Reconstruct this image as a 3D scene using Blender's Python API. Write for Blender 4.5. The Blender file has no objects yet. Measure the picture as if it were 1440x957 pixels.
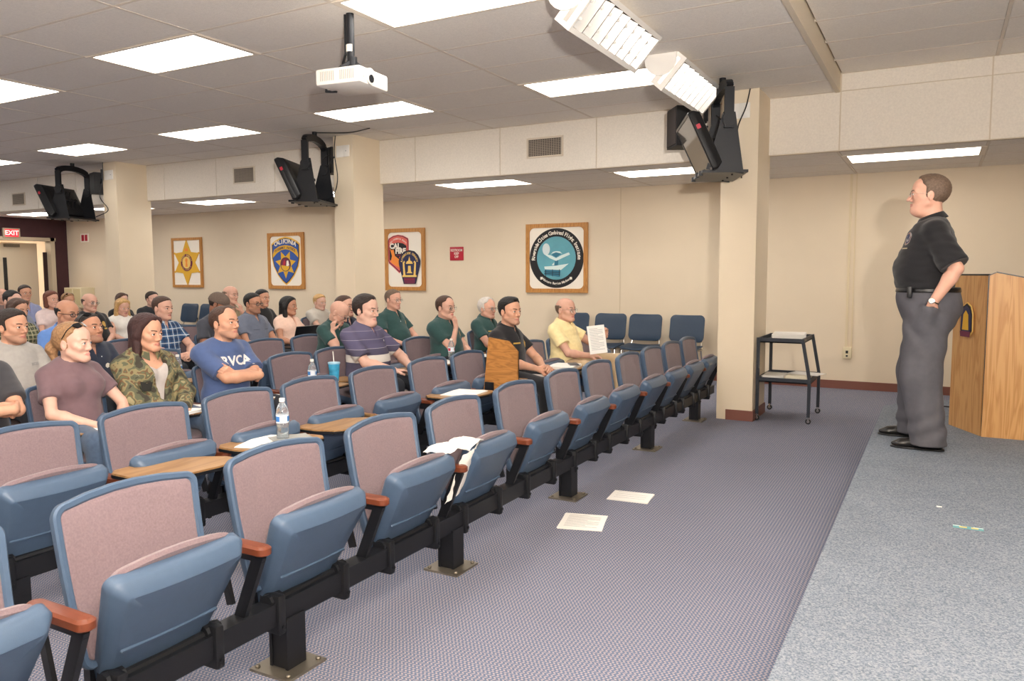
import bpy, bmesh, math, random
import numpy as np
from mathutils import Vector, Matrix, Euler
random.seed(7)
PI = math.pi
SC = bpy.context.scene
COL = SC.collection

# ------------------------------------------------------------------ camera
def v3(*a): return Vector(a)
CAM_Z = 1.4232
yaw, pit, rol = -.5027, -.0864, -.0033
_f = v3(math.sin(yaw)*math.cos(pit), math.cos(yaw)*math.cos(pit), math.sin(pit))
_r0 = v3(math.cos(yaw), -math.sin(yaw), 0)
_u0 = _r0.cross(_f)
_r = _r0*math.cos(rol) + _u0*math.sin(rol)
_u = -_r0*math.sin(rol) + _u0*math.cos(rol)
cam = bpy.data.objects.new('camera', bpy.data.cameras.new('camera'))
COL.objects.link(cam)
m = Matrix.Identity(4)
for i in range(3):
    m[i][0] = _r[i]; m[i][1] = _u[i]; m[i][2] = -_f[i]
m[2][3] = CAM_Z
cam.matrix_world = m
cam.data.sensor_width = 36
cam.data.lens = 1091.99*36/1440
cam.data.clip_start = .05
SC.camera = cam

# ------------------------------------------------------------------ world, lights, exposure
W = bpy.data.worlds.new('world'); SC.world = W; W.use_nodes = True
W.node_tree.nodes['Background'].inputs[0].default_value = (1, .93, .84, 1)
W.node_tree.nodes['Background'].inputs[1].default_value = .4
SC.view_settings.view_transform = 'Standard'
SC.view_settings.look = 'None'
SC.view_settings.gamma = 1
SC.view_settings.exposure = 1.1
SC.cycles.diffuse_bounces = 6; SC.cycles.max_bounces = 12
PANEL_E = 4.8          # emission of the fluorescent ceiling panels
# the photographer's flash, bounced off the ceiling above the stage end of the room
fl = bpy.data.lights.new('bounce_flash', 'AREA'); fl.shape = 'DISK'; fl.size = .16; fl.energy = 330; fl.color = (1, .95, .9)
flo = bpy.data.objects.new('bounce_flash', fl); COL.objects.link(flo)
flo.matrix_world = Matrix.Translation((.5, -.3, 1.75)) @ Vector((-.45, .25, 1)).to_track_quat('-Z', 'Y').to_matrix().to_4x4()

# ------------------------------------------------------------------ materials
def lin(c):
    if isinstance(c, str):
        c = [int(c[i:i+2], 16)/255 for i in (0, 2, 4)]
    return tuple(((x/12.92) if x <= .04045 else ((x+.055)/1.055)**2.4) for x in c)
MATS = {}
def mat(name, col, rough=.6, metal=0., noise=0., nscale=20., bump=0., bscale=60., spec=.4, sheen=0., trans=0., emit=None, estr=0., sss=0., coat=0.):
    if name in MATS: return MATS[name]
    M = bpy.data.materials.new(name); M.use_nodes = True
    nt = M.node_tree; b = nt.nodes['Principled BSDF']
    c = lin(col)
    b.inputs['Base Color'].default_value = (*c, 1)
    b.inputs['Roughness'].default_value = rough
    b.inputs['Metallic'].default_value = metal
    b.inputs['Specular IOR Level'].default_value = spec
    if sheen: b.inputs['Sheen Weight'].default_value = sheen
    if trans: b.inputs['Transmission Weight'].default_value = trans
    if coat: b.inputs['Coat Weight'].default_value = coat
    if sss:
        b.inputs['Subsurface Weight'].default_value = sss
        b.inputs['Subsurface Radius'].default_value = (.012, .005, .003)
        b.inputs['Subsurface Scale'].default_value = 1
    if emit:
        b.inputs['Emission Color'].default_value = (*lin(emit), 1); b.inputs['Emission Strength'].default_value = estr
    if noise or bump:
        tc = nt.nodes.new('ShaderNodeTexCoord')
    if noise:
        n = nt.nodes.new('ShaderNodeTexNoise'); n.inputs['Scale'].default_value = nscale; n.inputs['Detail'].default_value = 5
        r = nt.nodes.new('ShaderNodeValToRGB')
        r.color_ramp.elements[0].position = .3; r.color_ramp.elements[1].position = .7
        r.color_ramp.elements[0].color = (*[max(0, x*(1-noise)) for x in c], 1)
        r.color_ramp.elements[1].color = (*[min(1, x*(1+noise)) for x in c], 1)
        nt.links.new(tc.outputs['Object'], n.inputs['Vector']); nt.links.new(n.outputs['Fac'], r.inputs['Fac'])
        nt.links.new(r.outputs['Color'], b.inputs['Base Color'])
    if bump:
        n2 = nt.nodes.new('ShaderNodeTexNoise'); n2.inputs['Scale'].default_value = bscale; n2.inputs['Detail'].default_value = 4
        bp = nt.nodes.new('ShaderNodeBump'); bp.inputs['Strength'].default_value = bump; bp.inputs['Distance'].default_value = .01
        nt.links.new(tc.outputs['Object'], n2.inputs['Vector']); nt.links.new(n2.outputs['Fac'], bp.inputs['Height'])
        nt.links.new(bp.outputs['Normal'], b.inputs['Normal'])
    MATS[name] = M
    return M
def nodes_of(M):
    nt = M.node_tree
    return nt, nt.nodes['Principled BSDF'], nt.nodes.new, nt.links.new

WALL = mat('cream_wall_paint', 'ddcdb4', .75, noise=.015, nscale=3, bump=.05, bscale=200)
COLM = mat('column_paint', 'e0d0b6', .6, noise=.015, nscale=3)
ACOUS = mat('white_acoustic_panel', 'ded6ca', .9, noise=.05, nscale=60, bump=.25, bscale=140)
CTILE = mat('ceiling_tile', 'ebe4da', .95, noise=.05, nscale=70, bump=.35, bscale=160)
TBAR = mat('ceiling_grid_bar', 'd9cdbe', .6)
MAROON = mat('maroon_wall', '43262a', .7, noise=.08, nscale=8)
BASEB = mat('brown_vinyl_baseboard', '7a4c40', .55)
BLUEPL = mat('blue_moulded_plastic', '485a70', .38, noise=.03, nscale=40, bump=.06, bscale=400)
MAUVE = mat('mauve_fabric', '7b686b', .95, noise=.13, nscale=160, bump=.25, bscale=500, sheen=.2)
BLACKM = mat('black_steel', '1c1d21', .42, metal=.2)
DARKPL = mat('black_plastic', '17181b', .35)
ARMW = mat('orange_brown_armrest', '6d3823', .35, noise=.08, nscale=30)
STEEL = mat('worn_steel', '8d8578', .4, metal=.8)
PAPER = mat('white_paper', 'f1ede6', .8)
PRINT = mat('grey_print', '8f9296', .8)
WHITEPL = mat('white_plastic', 'e9e4dc', .4)
CREAMPL = mat('cream_plastic', 'd9cba9', .45)
CHROME = mat('chrome', 'd0ccc6', .18, metal=1)
REDM = mat('red_enamel', 'b3283a', .4)
BOTTLE = mat('clear_bottle_plastic', 'eef3f6', .12, trans=.92, spec=.5)
WATER = mat('bottle_water', 'e8f0f4', .05, trans=.95)

def wood(name, c1, c2, axis='Z', scale=1.0, ring=7.0, rough=.42):
    M = mat(name, c1, rough); nt, b, N, L = nodes_of(M)
    tc = N('ShaderNodeTexCoord'); mp = N('ShaderNodeMapping')
    s = {'Z': (ring, ring, .55), 'X': (.55, ring, ring), 'Y': (ring, .55, ring)}[axis]
    mp.inputs['Scale'].default_value = tuple(x*scale for x in s)
    n = N('ShaderNodeTexNoise'); n.inputs['Scale'].default_value = 1.6; n.inputs['Detail'].default_value = 3; n.inputs['Distortion'].default_value = .5
    w = N('ShaderNodeMath'); w.operation = 'MULTIPLY'; w.inputs[1].default_value = 16
    fr = N('ShaderNodeMath'); fr.operation = 'PINGPONG'; fr.inputs[1].default_value = 1
    n2 = N('ShaderNodeTexNoise'); n2.inputs['Scale'].default_value = 14; n2.inputs['Detail'].default_value = 5
    ad = N('ShaderNodeMath'); ad.operation = 'MULTIPLY_ADD'; ad.inputs[1].default_value = .45
    r = N('ShaderNodeValToRGB'); r.color_ramp.elements[0].position = .15; r.color_ramp.elements[1].position = .95
    r.color_ramp.elements[0].color = (*lin(c1), 1); r.color_ramp.elements[1].color = (*lin(c2), 1)
    L(tc.outputs['Object'], mp.inputs['Vector']); L(mp.outputs['Vector'], n.inputs['Vector']); L(mp.outputs['Vector'], n2.inputs['Vector'])
    L(n.outputs['Fac'], w.inputs[0]); L(w.outputs[0], fr.inputs[0]); L(n2.outputs['Fac'], ad.inputs[0]); L(fr.outputs[0], ad.inputs[2])
    L(ad.outputs[0], r.inputs['Fac']); L(r.outputs['Color'], b.inputs['Base Color'])
    return M
OAK = wood('oak_laminate', 'b8844c', 'cf9f68', 'Z')
OAKD = wood('dark_oak_laminate', '8f5f30', 'b0793f', 'X', scale=1.3)
TABW = wood('tablet_wood', '8a6540', '9f7a50', 'Y', scale=.8)
FRAMEW = wood('picture_frame_wood', 'a8713a', 'c18a4c', 'Z', scale=2)

def carpet_floor():
    M = mat('herringbone_carpet', '5f6a80', .98); nt, b, N, L = nodes_of(M)
    tc = N('ShaderNodeTexCoord'); sp = N('ShaderNodeSeparateXYZ'); L(tc.outputs['Object'], sp.inputs[0])
    def mth(op, a, bb=None, c=None):
        n = N('ShaderNodeMath'); n.operation = op
        for i, x in enumerate((a, bb, c)):
            if x is None: continue
            if isinstance(x, (int, float)): n.inputs[i].default_value = x
            else: L(x, n.inputs[i])
        return n.outputs[0]
    X, Y = sp.outputs[0], sp.outputs[1]
    zig = mth('MULTIPLY', mth('PINGPONG', Y, .011), .9)
    u = mth('PINGPONG', mth('ADD', X, zig), .0085)
    u = mth('DIVIDE', u, .0085)
    v = mth('DIVIDE', mth('PINGPONG', Y, .006), .006)
    k = mth('MULTIPLY', mth('GREATER_THAN', u, .52), mth('GREATER_THAN', v, .25))
    ns = N('ShaderNodeTexNoise'); ns.inputs['Scale'].default_value = 300; ns.inputs['Detail'].default_value = 3
    L(tc.outputs['Object'], ns.inputs['Vector'])
    n3 = N('ShaderNodeTexNoise'); n3.inputs['Scale'].default_value = 1.2; n3.inputs['Detail'].default_value = 3
    L(tc.outputs['Object'], n3.inputs['Vector'])
    mx = N('ShaderNodeMix'); mx.data_type = 'RGBA'
    L(k, mx.inputs[0]); mx.inputs[6].default_value = (*lin('5c6880'), 1); mx.inputs[7].default_value = (*lin('a0969a'), 1)
    mx2 = N('ShaderNodeMix'); mx2.data_type = 'RGBA'; mx2.blend_type = 'MULTIPLY'; mx2.inputs[0].default_value = 1
    rr = N('ShaderNodeMapRange'); rr.inputs[3].default_value = .72; rr.inputs[4].default_value = 1.28
    L(mth('MULTIPLY_ADD', n3.outputs['Fac'], .3, mth('MULTIPLY', ns.outputs['Fac'], .7)), rr.inputs[0])
    L(mx.outputs[2], mx2.inputs[6]); L(rr.outputs[0], mx2.inputs[7]); L(mx2.outputs[2], b.inputs['Base Color'])
    bp = N('ShaderNodeBump'); bp.inputs['Strength'].default_value = .5; bp.inputs['Distance'].default_value = .004
    L(mth('ADD', k, ns.outputs['Fac']), bp.inputs['Height']); L(bp.outputs['Normal'], b.inputs['Normal'])
    return M
CARPET = carpet_floor()
def carpet_stage():
    M = mat('heathered_stage_carpet', '7b8494', .98); nt, b, N, L = nodes_of(M)
    tc = N('ShaderNodeTexCoord')
    n = N('ShaderNodeTexNoise'); n.inputs['Scale'].default_value = 150; n.inputs['Detail'].default_value = 4; n.inputs['Roughness'].default_value = .7
    n2 = N('ShaderNodeTexNoise'); n2.inputs['Scale'].default_value = 5; n2.inputs['Detail'].default_value = 4
    r = N('ShaderNodeValToRGB'); e = r.color_ramp.elements
    e[0].position = .36; e[0].color = (*lin('5a6472'), 1); e[1].position = .64; e[1].color = (*lin('9da1a8'), 1)
    x = e.new(.5); x.color = (*lin('7f8895'), 1)
    mx = N('ShaderNodeMix'); mx.data_type = 'RGBA'; mx.blend_type = 'MULTIPLY'; mx.inputs[0].default_value = .25
    L(tc.outputs['Object'], n.inputs['Vector']); L(tc.outputs['Object'], n2.inputs['Vector']); L(n.outputs['Fac'], r.inputs['Fac'])
    L(r.outputs['Color'], mx.inputs[6]); L(n2.outputs['Fac'], mx.inputs[7]); L(mx.outputs[2], b.inputs['Base Color'])
    bp = N('ShaderNodeBump'); bp.inputs['Strength'].default_value = .5; bp.inputs['Distance'].default_value = .005
    L(n.outputs['Fac'], bp.inputs['Height']); L(bp.outputs['Normal'], b.inputs['Normal'])
    return M
STAGEC = carpet_stage()
EMIT = mat('lit_panel_diffuser', 'fff6e8', .6, emit='fffaf3', estr=PANEL_E)
EMITH = mat('hall_lamp', 'fff6e8', .6, emit='fff4e6', estr=9)

# ------------------------------------------------------------------ mesh helpers
class MB:
    def __init__(s): s.v = []; s.f = []; s.mi = []; s.sm = []
    def add(s, vs, fs, mi=0, sm=False, M=None):
        o = len(s.v)
        s.v += [tuple(M @ Vector(p)) if M else tuple(p) for p in vs]
        for f in fs: s.f.append([o+i for i in f]); s.mi.append(mi); s.sm.append(sm)
        return s
    def box(s, a, b, mi=0, M=None, r=0):
        x0, y0, z0 = [min(a[i], b[i]) for i in range(3)]; x1, y1, z1 = [max(a[i], b[i]) for i in range(3)]
        if not r:
            vs = [(x0,y0,z0),(x1,y0,z0),(x1,y1,z0),(x0,y1,z0),(x0,y0,z1),(x1,y0,z1),(x1,y1,z1),(x0,y1,z1)]
            fs = [(0,3,2,1),(4,5,6,7),(0,1,5,4),(1,2,6,5),(2,3,7,6),(3,0,4,7)]
            return s.add(vs, fs, mi, False, M)
        bm = bmesh.new(); bmesh.ops.create_cube(bm, size=1)
        for v in bm.verts: v.co = Vector((x0+(v.co.x+.5)*(x1-x0), y0+(v.co.y+.5)*(y1-y0), z0+(v.co.z+.5)*(z1-z0)))
        bmesh.ops.bevel(bm, geom=bm.edges[:], offset=min(r, (x1-x0)*.49, (y1-y0)*.49, (z1-z0)*.49), segments=2, profile=.5, affect='EDGES')
        bm.verts.index_update()
        s.add([v.co[:] for v in bm.verts], [[v.index for v in f.verts] for f in bm.faces], mi, True, M); bm.free()
        return s
    def tube(s, pts, r, n=8, mi=0, M=None, cap=True):
        pts = [Vector(p) for p in pts]; rs = r if isinstance(r, (list, tuple)) else [r]*len(pts)
        vs = []; fs = []; up = None
        for i, p in enumerate(pts):
            d = ((pts[min(i+1, len(pts)-1)]-p).normalized() + (p-pts[max(i-1, 0)]).normalized()).normalized()
            if up is None:
                a = Vector((0,0,1)) if abs(d.z) < .9 else Vector((1,0,0)); up = (a - d*a.dot(d)).normalized()
            else: up = (up - d*up.dot(d)).normalized()
            sd = d.cross(up)
            for k in range(n):
                t = 2*PI*k/n; vs.append(p + (up*math.cos(t)+sd*math.sin(t))*rs[i])
        for i in range(len(pts)-1):
            for k in range(n): fs.append((i*n+k, i*n+(k+1)%n, (i+1)*n+(k+1)%n, (i+1)*n+k))
        if cap: fs.append(list(range(n))[::-1]); fs.append([(len(pts)-1)*n+k for k in range(n)])
        return s.add(vs, fs, mi, True, M)
    def bar(s, a, b, w, h, mi=0, M=None, up=(0,0,1)):
        a, b = Vector(a), Vector(b); d = (b-a).normalized(); u = Vector(up)
        if abs(d.dot(u)) > .95: u = Vector((1,0,0))
        sd = d.cross(u).normalized(); u = sd.cross(d)
        vs = [p + sd*x*w/2 + u*y*h/2 for p in (a, b) for x, y in ((-1,-1),(1,-1),(1,1),(-1,1))]
        fs = [(0,1,2,3),(7,6,5,4),(0,4,5,1),(1,5,6,2),(2,6,7,3),(3,7,4,0)]
        return s.add(vs, fs, mi, False, M)
    def lathe(s, prof, n=16, mi=0, M=None, c=(0,0,0)):
        vs = []; fs = []
        for (r, z) in prof:
            for k in range(n): vs.append((c[0]+r*math.cos(2*PI*k/n), c[1]+r*math.sin(2*PI*k/n), c[2]+z))
        for i in range(len(prof)-1):
            for k in range(n): fs.append((i*n+k, i*n+(k+1)%n, (i+1)*n+(k+1)%n, (i+1)*n+k))
        fs.append(list(range(n))[::-1]); fs.append([(len(prof)-1)*n+k for k in range(n)])
        return s.add(vs, fs, mi, True, M)
    def prism(s, poly, z0, z1, mi=0, M=None, sm=False):      # poly in xy, extruded along z
        n = len(poly); vs = [(x, y, z0) for x, y in poly]+[(x, y, z1) for x, y in poly]
        fs = [list(range(n))[::-1], [n+i for i in range(n)]]+[(i, (i+1)%n, n+(i+1)%n, n+i) for i in range(n)]
        return s.add(vs, fs, mi, sm, M)
    # rounded panel in the local yz plane, looking along +x. prof: (inset, depth)
    def rloft(s, w, h, r, prof, mi=0, M=None, arch=0, taper=1., bend=0, vbend=0, n=6, wedge=0):
        vs = []; fs = []; N = 0
        for (ins, dep) in prof:
            hw, hh = w/2-ins, h/2-ins; rr = max(.004, min(r-ins*.6, hw*.98, hh*.98)); ring = []
            for (cx, cz, a0) in ((hw-rr, hh-rr, 0), (-hw+rr, hh-rr, PI/2), (-hw+rr, -hh+rr, PI), (hw-rr, -hh+rr, 1.5*PI)):
                for k in range(n+1):
                    t = a0+PI/2*k/n; ring.append((cx+rr*math.cos(t), cz+rr*math.sin(t)))
            # add points along long edges so that bends read
            full = []
            for i, p in enumerate(ring):
                q = ring[(i+1) % len(ring)]; full.append(p)
                if math.dist(p, q) > .06 or (i+1) % (n+1) == 0:
                    for j in range(1, 5): full.append((p[0]+(q[0]-p[0])*j/5, p[1]+(q[1]-p[1])*j/5))
            N = len(full)
            for (y, z) in full:
                tv = z/h+.5; dep_ = dep*(1-wedge*(1-tv)) if dep > 0 else dep; yy = y*(taper+(1-taper)*tv)
                zz = z + (arch*(1-(2*y/w)**2) if z > 0 else 0)*(max(0, z)/(h/2))
                vs.append((dep_ + bend*(2*y/w)**2 + vbend*(2*z/h)**2, yy, zz))
        for i in range(len(prof)-1):
            for k in range(N): fs.append((i*N+k, i*N+(k+1) % N, (i+1)*N+(k+1) % N, (i+1)*N+k))
        fs.append(list(range(N))[::-1]); fs.append([(len(prof)-1)*N+k for k in range(N)])
        return s.add(vs, fs, mi, True, M)
    def mesh(s, name, mats):
        me = bpy.data.meshes.new(name); me.from_pydata([tuple(v) for v in s.v], [], s.f)
        for m_ in (mats if isinstance(mats, (list, tuple)) else [mats]): me.materials.append(m_)
        me.polygons.foreach_set('material_index', s.mi); me.polygons.foreach_set('use_smooth', s.sm)
        me.update()
        if any(s.sm):
            bm = bmesh.new(); bm.from_mesh(me)
            for e in bm.edges:
                if len(e.link_faces) == 2 and e.calc_face_angle(0) > .62: e.smooth = False
            bm.to_mesh(me); bm.free()
        return me
    def build(s, name, mats, parent=None, **kw):
        return link(name, s.mesh(name, mats), parent, **kw)
def link(name, data, parent=None, loc=None, rot=None, label=None, cat=None, group=None, kind=None):
    o = bpy.data.objects.new(name, data); COL.objects.link(o)
    if parent is not None: o.parent = parent
    if loc is not None: o.location = loc
    if rot is not None: o.rotation_euler = rot
    if label: o['label'] = label
    if cat: o['category'] = cat
    if group: o['group'] = group
    if kind: o['kind'] = kind
    return o
def thing(name, label, cat, loc=(0,0,0), rz=0, group=None, rot=None):
    return link(name, None, None, loc, rot or (0,0,rz), label, cat, group)
def struct(name, mb, mats, parent=None, **kw): return mb.build(name, mats, parent, kind='structure', **kw) if parent is None else mb.build(name, mats, parent, **kw)
def text_geo(txt, size, cx=0, cy=0, bold=0.0, sx=1.0, align='CENTER'):
    cu = bpy.data.curves.new('text', 'FONT'); cu.body = txt; cu.size = size; cu.align_x = align; cu.align_y = 'CENTER'; cu.offset = bold; cu.resolution_u = 3
    ob = bpy.data.objects.new('text', cu); me = ob.to_mesh()
    vs = [((v.co.x*sx)+cx, v.co.y+cy) for v in me.vertices]; fs = [list(p.vertices) for p in me.polygons]
    ob.to_mesh_clear(); bpy.data.objects.remove(ob); bpy.data.curves.remove(cu)
    return vs, fs
def arc_text(txt, size, R, a0, a1, flip=False, bold=0.):
    vs = []; fs = []; n = len(txt)
    for i, ch in enumerate(txt):
        if ch == ' ': continue
        v, f = text_geo(ch, size, bold=bold); a = a0+(a1-a0)*(i+.5)/n; o = len(vs); rt = a-PI/2 if not flip else a+PI/2
        c, s_ = math.cos(rt), math.sin(rt)
        vs += [(x*c-y*s_+R*math.cos(a), x*s_+y*c+R*math.sin(a)) for x, y in v]; fs += [[o+k for k in p] for p in f]
    return vs, fs
# a flat figure on a wall that faces -Y: local (x, y up) -> world (x, y0, z)
def flat(mb, vs, fs, y, mi=0, ox=0, oz=0, k=1.): mb.add([(ox+x*k, y, oz+z*k) for x, z in vs], fs, mi)
def poly(mb, pts, y, mi=0, ox=0, oz=0, k=1., th=.002):
    n = len(pts); vs = [(ox+x*k, y, oz+z*k) for x, z in pts]+[(ox+x*k, y+th, oz+z*k) for x, z in pts]
    mb.add(vs, [list(range(n)), [n+i for i in range(n)][::-1]]+[(i, n+i, n+(i+1)%n, (i+1)%n) for i in range(n)], mi)
def circ(r, n=40, a0=0, a1=2*PI, cx=0, cy=0, ry=None): return [(cx+r*math.cos(a0+(a1-a0)*i/n), cy+(ry or r)*math.sin(a0+(a1-a0)*i/n)) for i in range(n)]
# ------------------------------------------------------------------ the setting
ZC, ZL, ZR = 3.121, 2.589, 3.284     # main ceiling, low ceiling behind the bulkhead, raised ceiling over the stage
YW, YS, XL, XRI, YF = 10.22, 8.08, -16.62, 5.2, -3.2
XS = -.925                            # where the ceiling steps up
struct('floor', MB().box((XL-3.2, YF, -.1), (XRI, YW+.15, 0)), CARPET)
w = struct('wall_back', MB().box((XL-.15, YW, 0), (XRI, YW+.15, 3.4)), WALL)
struct('wall_right', MB().box((XRI, YF, 0), (XRI+.15, YW+.15, 3.5)), WALL)
struct('wall_front', MB().box((XL, YF-.15, 0), (XRI, YF, 3.5)), WALL)
# maroon wall at the far left with a doorway
DY0, DY1, DZ = 8.25, 9.93, 2.13
wl = MB().box((XL-.15, YF, 0), (XL, DY0, 3.3)).box((XL-.15, DY1, 0), (XL, YW, 3.3)).box((XL-.15, DY0, DZ), (XL, DY1, 3.3))
struct('wall_left', wl, MAROON)
d1 = struct('door_1', MB().box((XL-.17, DY0-.02, DZ-.0), (XL+.03, DY1+.02, DZ+.07)).box((XL-.17, DY0-.05, 0), (XL+.03, DY0, DZ+.07)).box((XL-.17, DY1-.09, 0), (XL+.03, DY1, DZ+.07)), mat('door_frame_paint', 'c4b49a', .5))
lf = MB().box((-.02, -.46, .01), (.02, -.33, 2.09)).box((-.02, -.24, .01), (.02, .44, 2.09)).box((-.02, -.33, .01), (.02, -.24, 1.0)).box((-.02, -.33, 1.78), (.02, -.24, 2.09))
leaf = lf.build('door_leaf', mat('cream_door_paint', 'dccbb0', .5), d1); leaf.location = (XL-.35, 9.35, 0); leaf.rotation_euler = (0, 0, math.radians(8))
MB().box((-.008, -.33, 1.0), (.008, -.24, 1.78)).build('door_glass', mat('dark_door_glass', '2a2a2c', .1), leaf)
MB().box((.02, -.3, 2.0), (.07, .02, 2.06)).build('door_closer', STEEL, leaf)
MB().box((XL-.16, DY1-.16, .02), (XL-.12, DY1-.09, 1.9)).build('hinge_gap', mat('dark_gap', '33221f', .6), d1)
# hall beyond the door
hall = MB().box((XL-3.2, YW, 0), (XL-.15, YW+.15, 2.7)).box((XL-3.35, 6.4, 0), (XL-3.2, YW+.15, 2.7)).box((XL-3.2, 6.25, 0), (XL-.15, 6.4, 2.7))
struct('wall_hall', hall, mat('hall_wall_paint', 'ead6ba', .7))
struct('ceiling_hall', MB().box((XL-3.35, 6.25, 2.6), (XL-.15, YW+.15, 2.7)), CTILE)
hd = struct('door_2', MB().box((XL-3.2, 8.0, 0), (XL-3.15, 9.0, 2.1)), mat('tan_hall_door', 'c79e70', .5))
MB().box((XL-3.15, 8.7, 1.0), (XL-3.14, 8.8, 1.8)).build('door_glass', MATS['dark_door_glass'], hd)
hl = thing('hall_light', 'bright ceiling lamp panel in the hallway behind the open door', 'lamp', (XL-1.6, 8.4, 2.59))
MB().box((-.6, -.6, -.02), (.6, .6, 0.0)).build('diffuser', EMITH, hl)
# baseboards
struct('baseboard_back', MB().box((XL, YW-.012, 0), (XRI, YW, .1)), BASEB)
struct('baseboard_left', MB().box((XL, YF, 0), (XL+.012, DY0-.05, .1)), BASEB)
struct('baseboard_right', MB().box((XRI-.012, YF, 0), (XRI, YW, .1)), BASEB)
# back-wall seams, conduit and outlet
for k, x in enumerate((-15.2, -9.0, -3.9)):
    struct('trim_%d' % (k+1), MB().box((x-.004, YW-.004, .1), (x+.004, YW, ZL)), mat('wall_seam', 'cdbb9e', .7))
cd = thing('wall_conduit', 'cream surface conduit running down the back wall from the ceiling to an outlet', 'conduit', (-.93, YW, 0))
MB().box((-.055, -.018, .5), (-.03, 0, ZL)).box((.01, -.012, .5), (.024, 0, ZL)).build('channel', mat('cream_conduit', 'd8c7a5', .5), cd)
MB().box((-.075, -.045, .375), (.025, 0, .515), r=.008).build('outlet_box', CREAMPL, cd)
MB().box((-.04, -.052, .44), (-.012, -.045, .475)).box((-.037, -.051, .4), (-.015, -.045, .42)).build('socket', DARKPL, cd)

# stage
ST = .27
stp = [(-.385, -3.2), (XRI, -3.2), (XRI, 9.0), (.5, 8.25), (-.19, 7.78), (-.385, 7.36)]
struct('floor_stage', MB().prism(stp, 0, ST), STAGEC)

# ceilings: tiles are separate pieces
PX, PY, GX0, GY0 = 1.26, .615, -3.42, 3.875
def tile_mesh(dx, dy, th=.014):
    g = .012
    mb = MB(); x0, x1, y0, y1 = g, dx-g, g, dy-g; b = .004
    vs = [(x0,y0,0),(x1,y0,0),(x1,y1,0),(x0,y1,0),(x0+b,y0+b,-.006),(x1-b,y0+b,-.006),(x1-b,y1-b,-.006),(x0+b,y1-b,-.006),(x0,y0,th),(x1,y0,th),(x1,y1,th),(x0,y1,th)]
    fs = [(4,7,6,5),(0,4,5,1),(1,5,6,2),(2,6,7,3),(3,7,4,0),(0,1,9,8),(1,2,10,9),(2,3,11,10),(3,0,8,11),(8,9,10,11)]
    return mb.add(vs, fs).mesh('ceiling_tile', CTILE)
LIGHTS_MAIN = [(GX0+PX*2*a, GY0+PY*4*b) for a in range(0, -6, -1) for b in (-2, -1, 0, 1)]
LIGHTS_LOW = [(-.92+2.51*a, 8.58) for a in range(0, -7, -1)]
def ceiling(name, x0, x1, y0, y1, z, lights, gx0, gy0, px=PX, py=PY, par=None):
    root = struct(name, MB().box((x0, y0, z+.03), (x1, y1, z+.12)), TBAR)
    # grid bars
    bars = MB(); i0 = math.floor((x0-gx0)/px); i1 = math.ceil((x1-gx0)/px); j0 = math.floor((y0-gy0)/py); j1 = math.ceil((y1-gy0)/py)
    for i in range(i0, i1+1):
        x = gx0+i*px
        if x0 < x < x1: bars.box((x-.012, y0, z-.001), (x+.012, y1, z+.03))
    for j in range(j0, j1+1):
        y = gy0+j*py
        if y0 < y < y1: bars.box((x0, y-.012, z), (x1, y+.012, z+.03))
    bars.build('grid_bars', TBAR, root)
    cache = {}
    for i in range(i0, i1):
        for j in range(j0, j1):
            ax, bx = max(x0, gx0+i*px), min(x1, gx0+(i+1)*px); ay, by = max(y0, gy0+j*py), min(y1, gy0+(j+1)*py)
            if bx-ax < .05 or by-ay < .05: continue
            if any(abs(lx-gx0-i*px) < .3 and abs(ly-gy0-j*py) < .3 for lx, ly in lights): continue
            key = (round(bx-ax, 3), round(by-ay, 3))
            if key not in cache: cache[key] = tile_mesh(*key)
            link('ceiling_tile', cache[key], root, (ax, ay, z+.0065))
    return root
ceiling('ceiling', XL, XS, YF, YS, ZC, LIGHTS_MAIN, GX0, GY0)
ceiling('ceiling_low', XL, XRI, YS+.05, YW, ZL, LIGHTS_LOW, -.92, 8.58)
LIGHTS_ADDED_ST = [(GX0+PX*a, GY0+PY*b, ZR) for a in (3, 5) for b in (-9, -5, -1)]  # panels added out of view to brighten the stage side
ceiling('ceiling_stage', XS+.03, XRI, YF, YS, ZR, [(x, y) for x, y, z in LIGHTS_ADDED_ST], GX0, GY0)
struct('trim_4', MB().box((XS-.01, YF, ZC-.01), (XS+.03, YS, ZR+.03)), mat('step_paint', 'dccfba', .7))
# ceiling lights
fr_mb = MB()
W_, H_ = PX, PY
for a, b in (((.0,.0),(W_,.03)), ((.0,H_-.03),(W_,H_)), ((0,.03),(.05,H_-.03)), ((W_-.05,.03),(W_,H_-.03))):
    fr_mb.box((a[0], a[1], -.004), (b[0], b[1], .02))
fr_me = fr_mb.mesh('frame', mat('light_frame', 'e8dccb', .5)); df_me = MB().box((.05, .03, .0), (W_-.05, H_-.03, .015)).mesh('diffuser', EMIT)
def clight(x, y, z, label, group):
    t = thing('ceiling_light', label, 'light', (x, y, z), group=group)
    link('frame', fr_me, t); link('diffuser', df_me, t)
words_row = {-2: 'behind the camera', -1: 'beside the camera', 0: 'in the nearer visible row', 1: 'in the row before the bulkhead'}
words_col = ['nearest the stage', 'second from the stage', 'third from the stage', 'fourth from the stage', 'fifth from the stage', 'farthest toward the exit']
for (x, y) in LIGHTS_MAIN:
    a = round(-(x-GX0)/PX/2); b = round((y-GY0)/PY/4)
    clight(x, y, ZC, 'glowing ceiling light panel %s, %s' % (words_row[b], words_col[a]), 'light panels in the main ceiling')
for k, (x, y) in enumerate(LIGHTS_LOW):
    clight(x, y, ZL, 'light panel in the low ceiling, %s' % ['right of the nearest column', 'left of the nearest column behind the screen', 'above the round seal plaque', 'right of the far middle column', 'above the shield plaque', 'above the star plaque', 'nearest the exit door'][k], 'light panels in the low ceiling')
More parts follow.
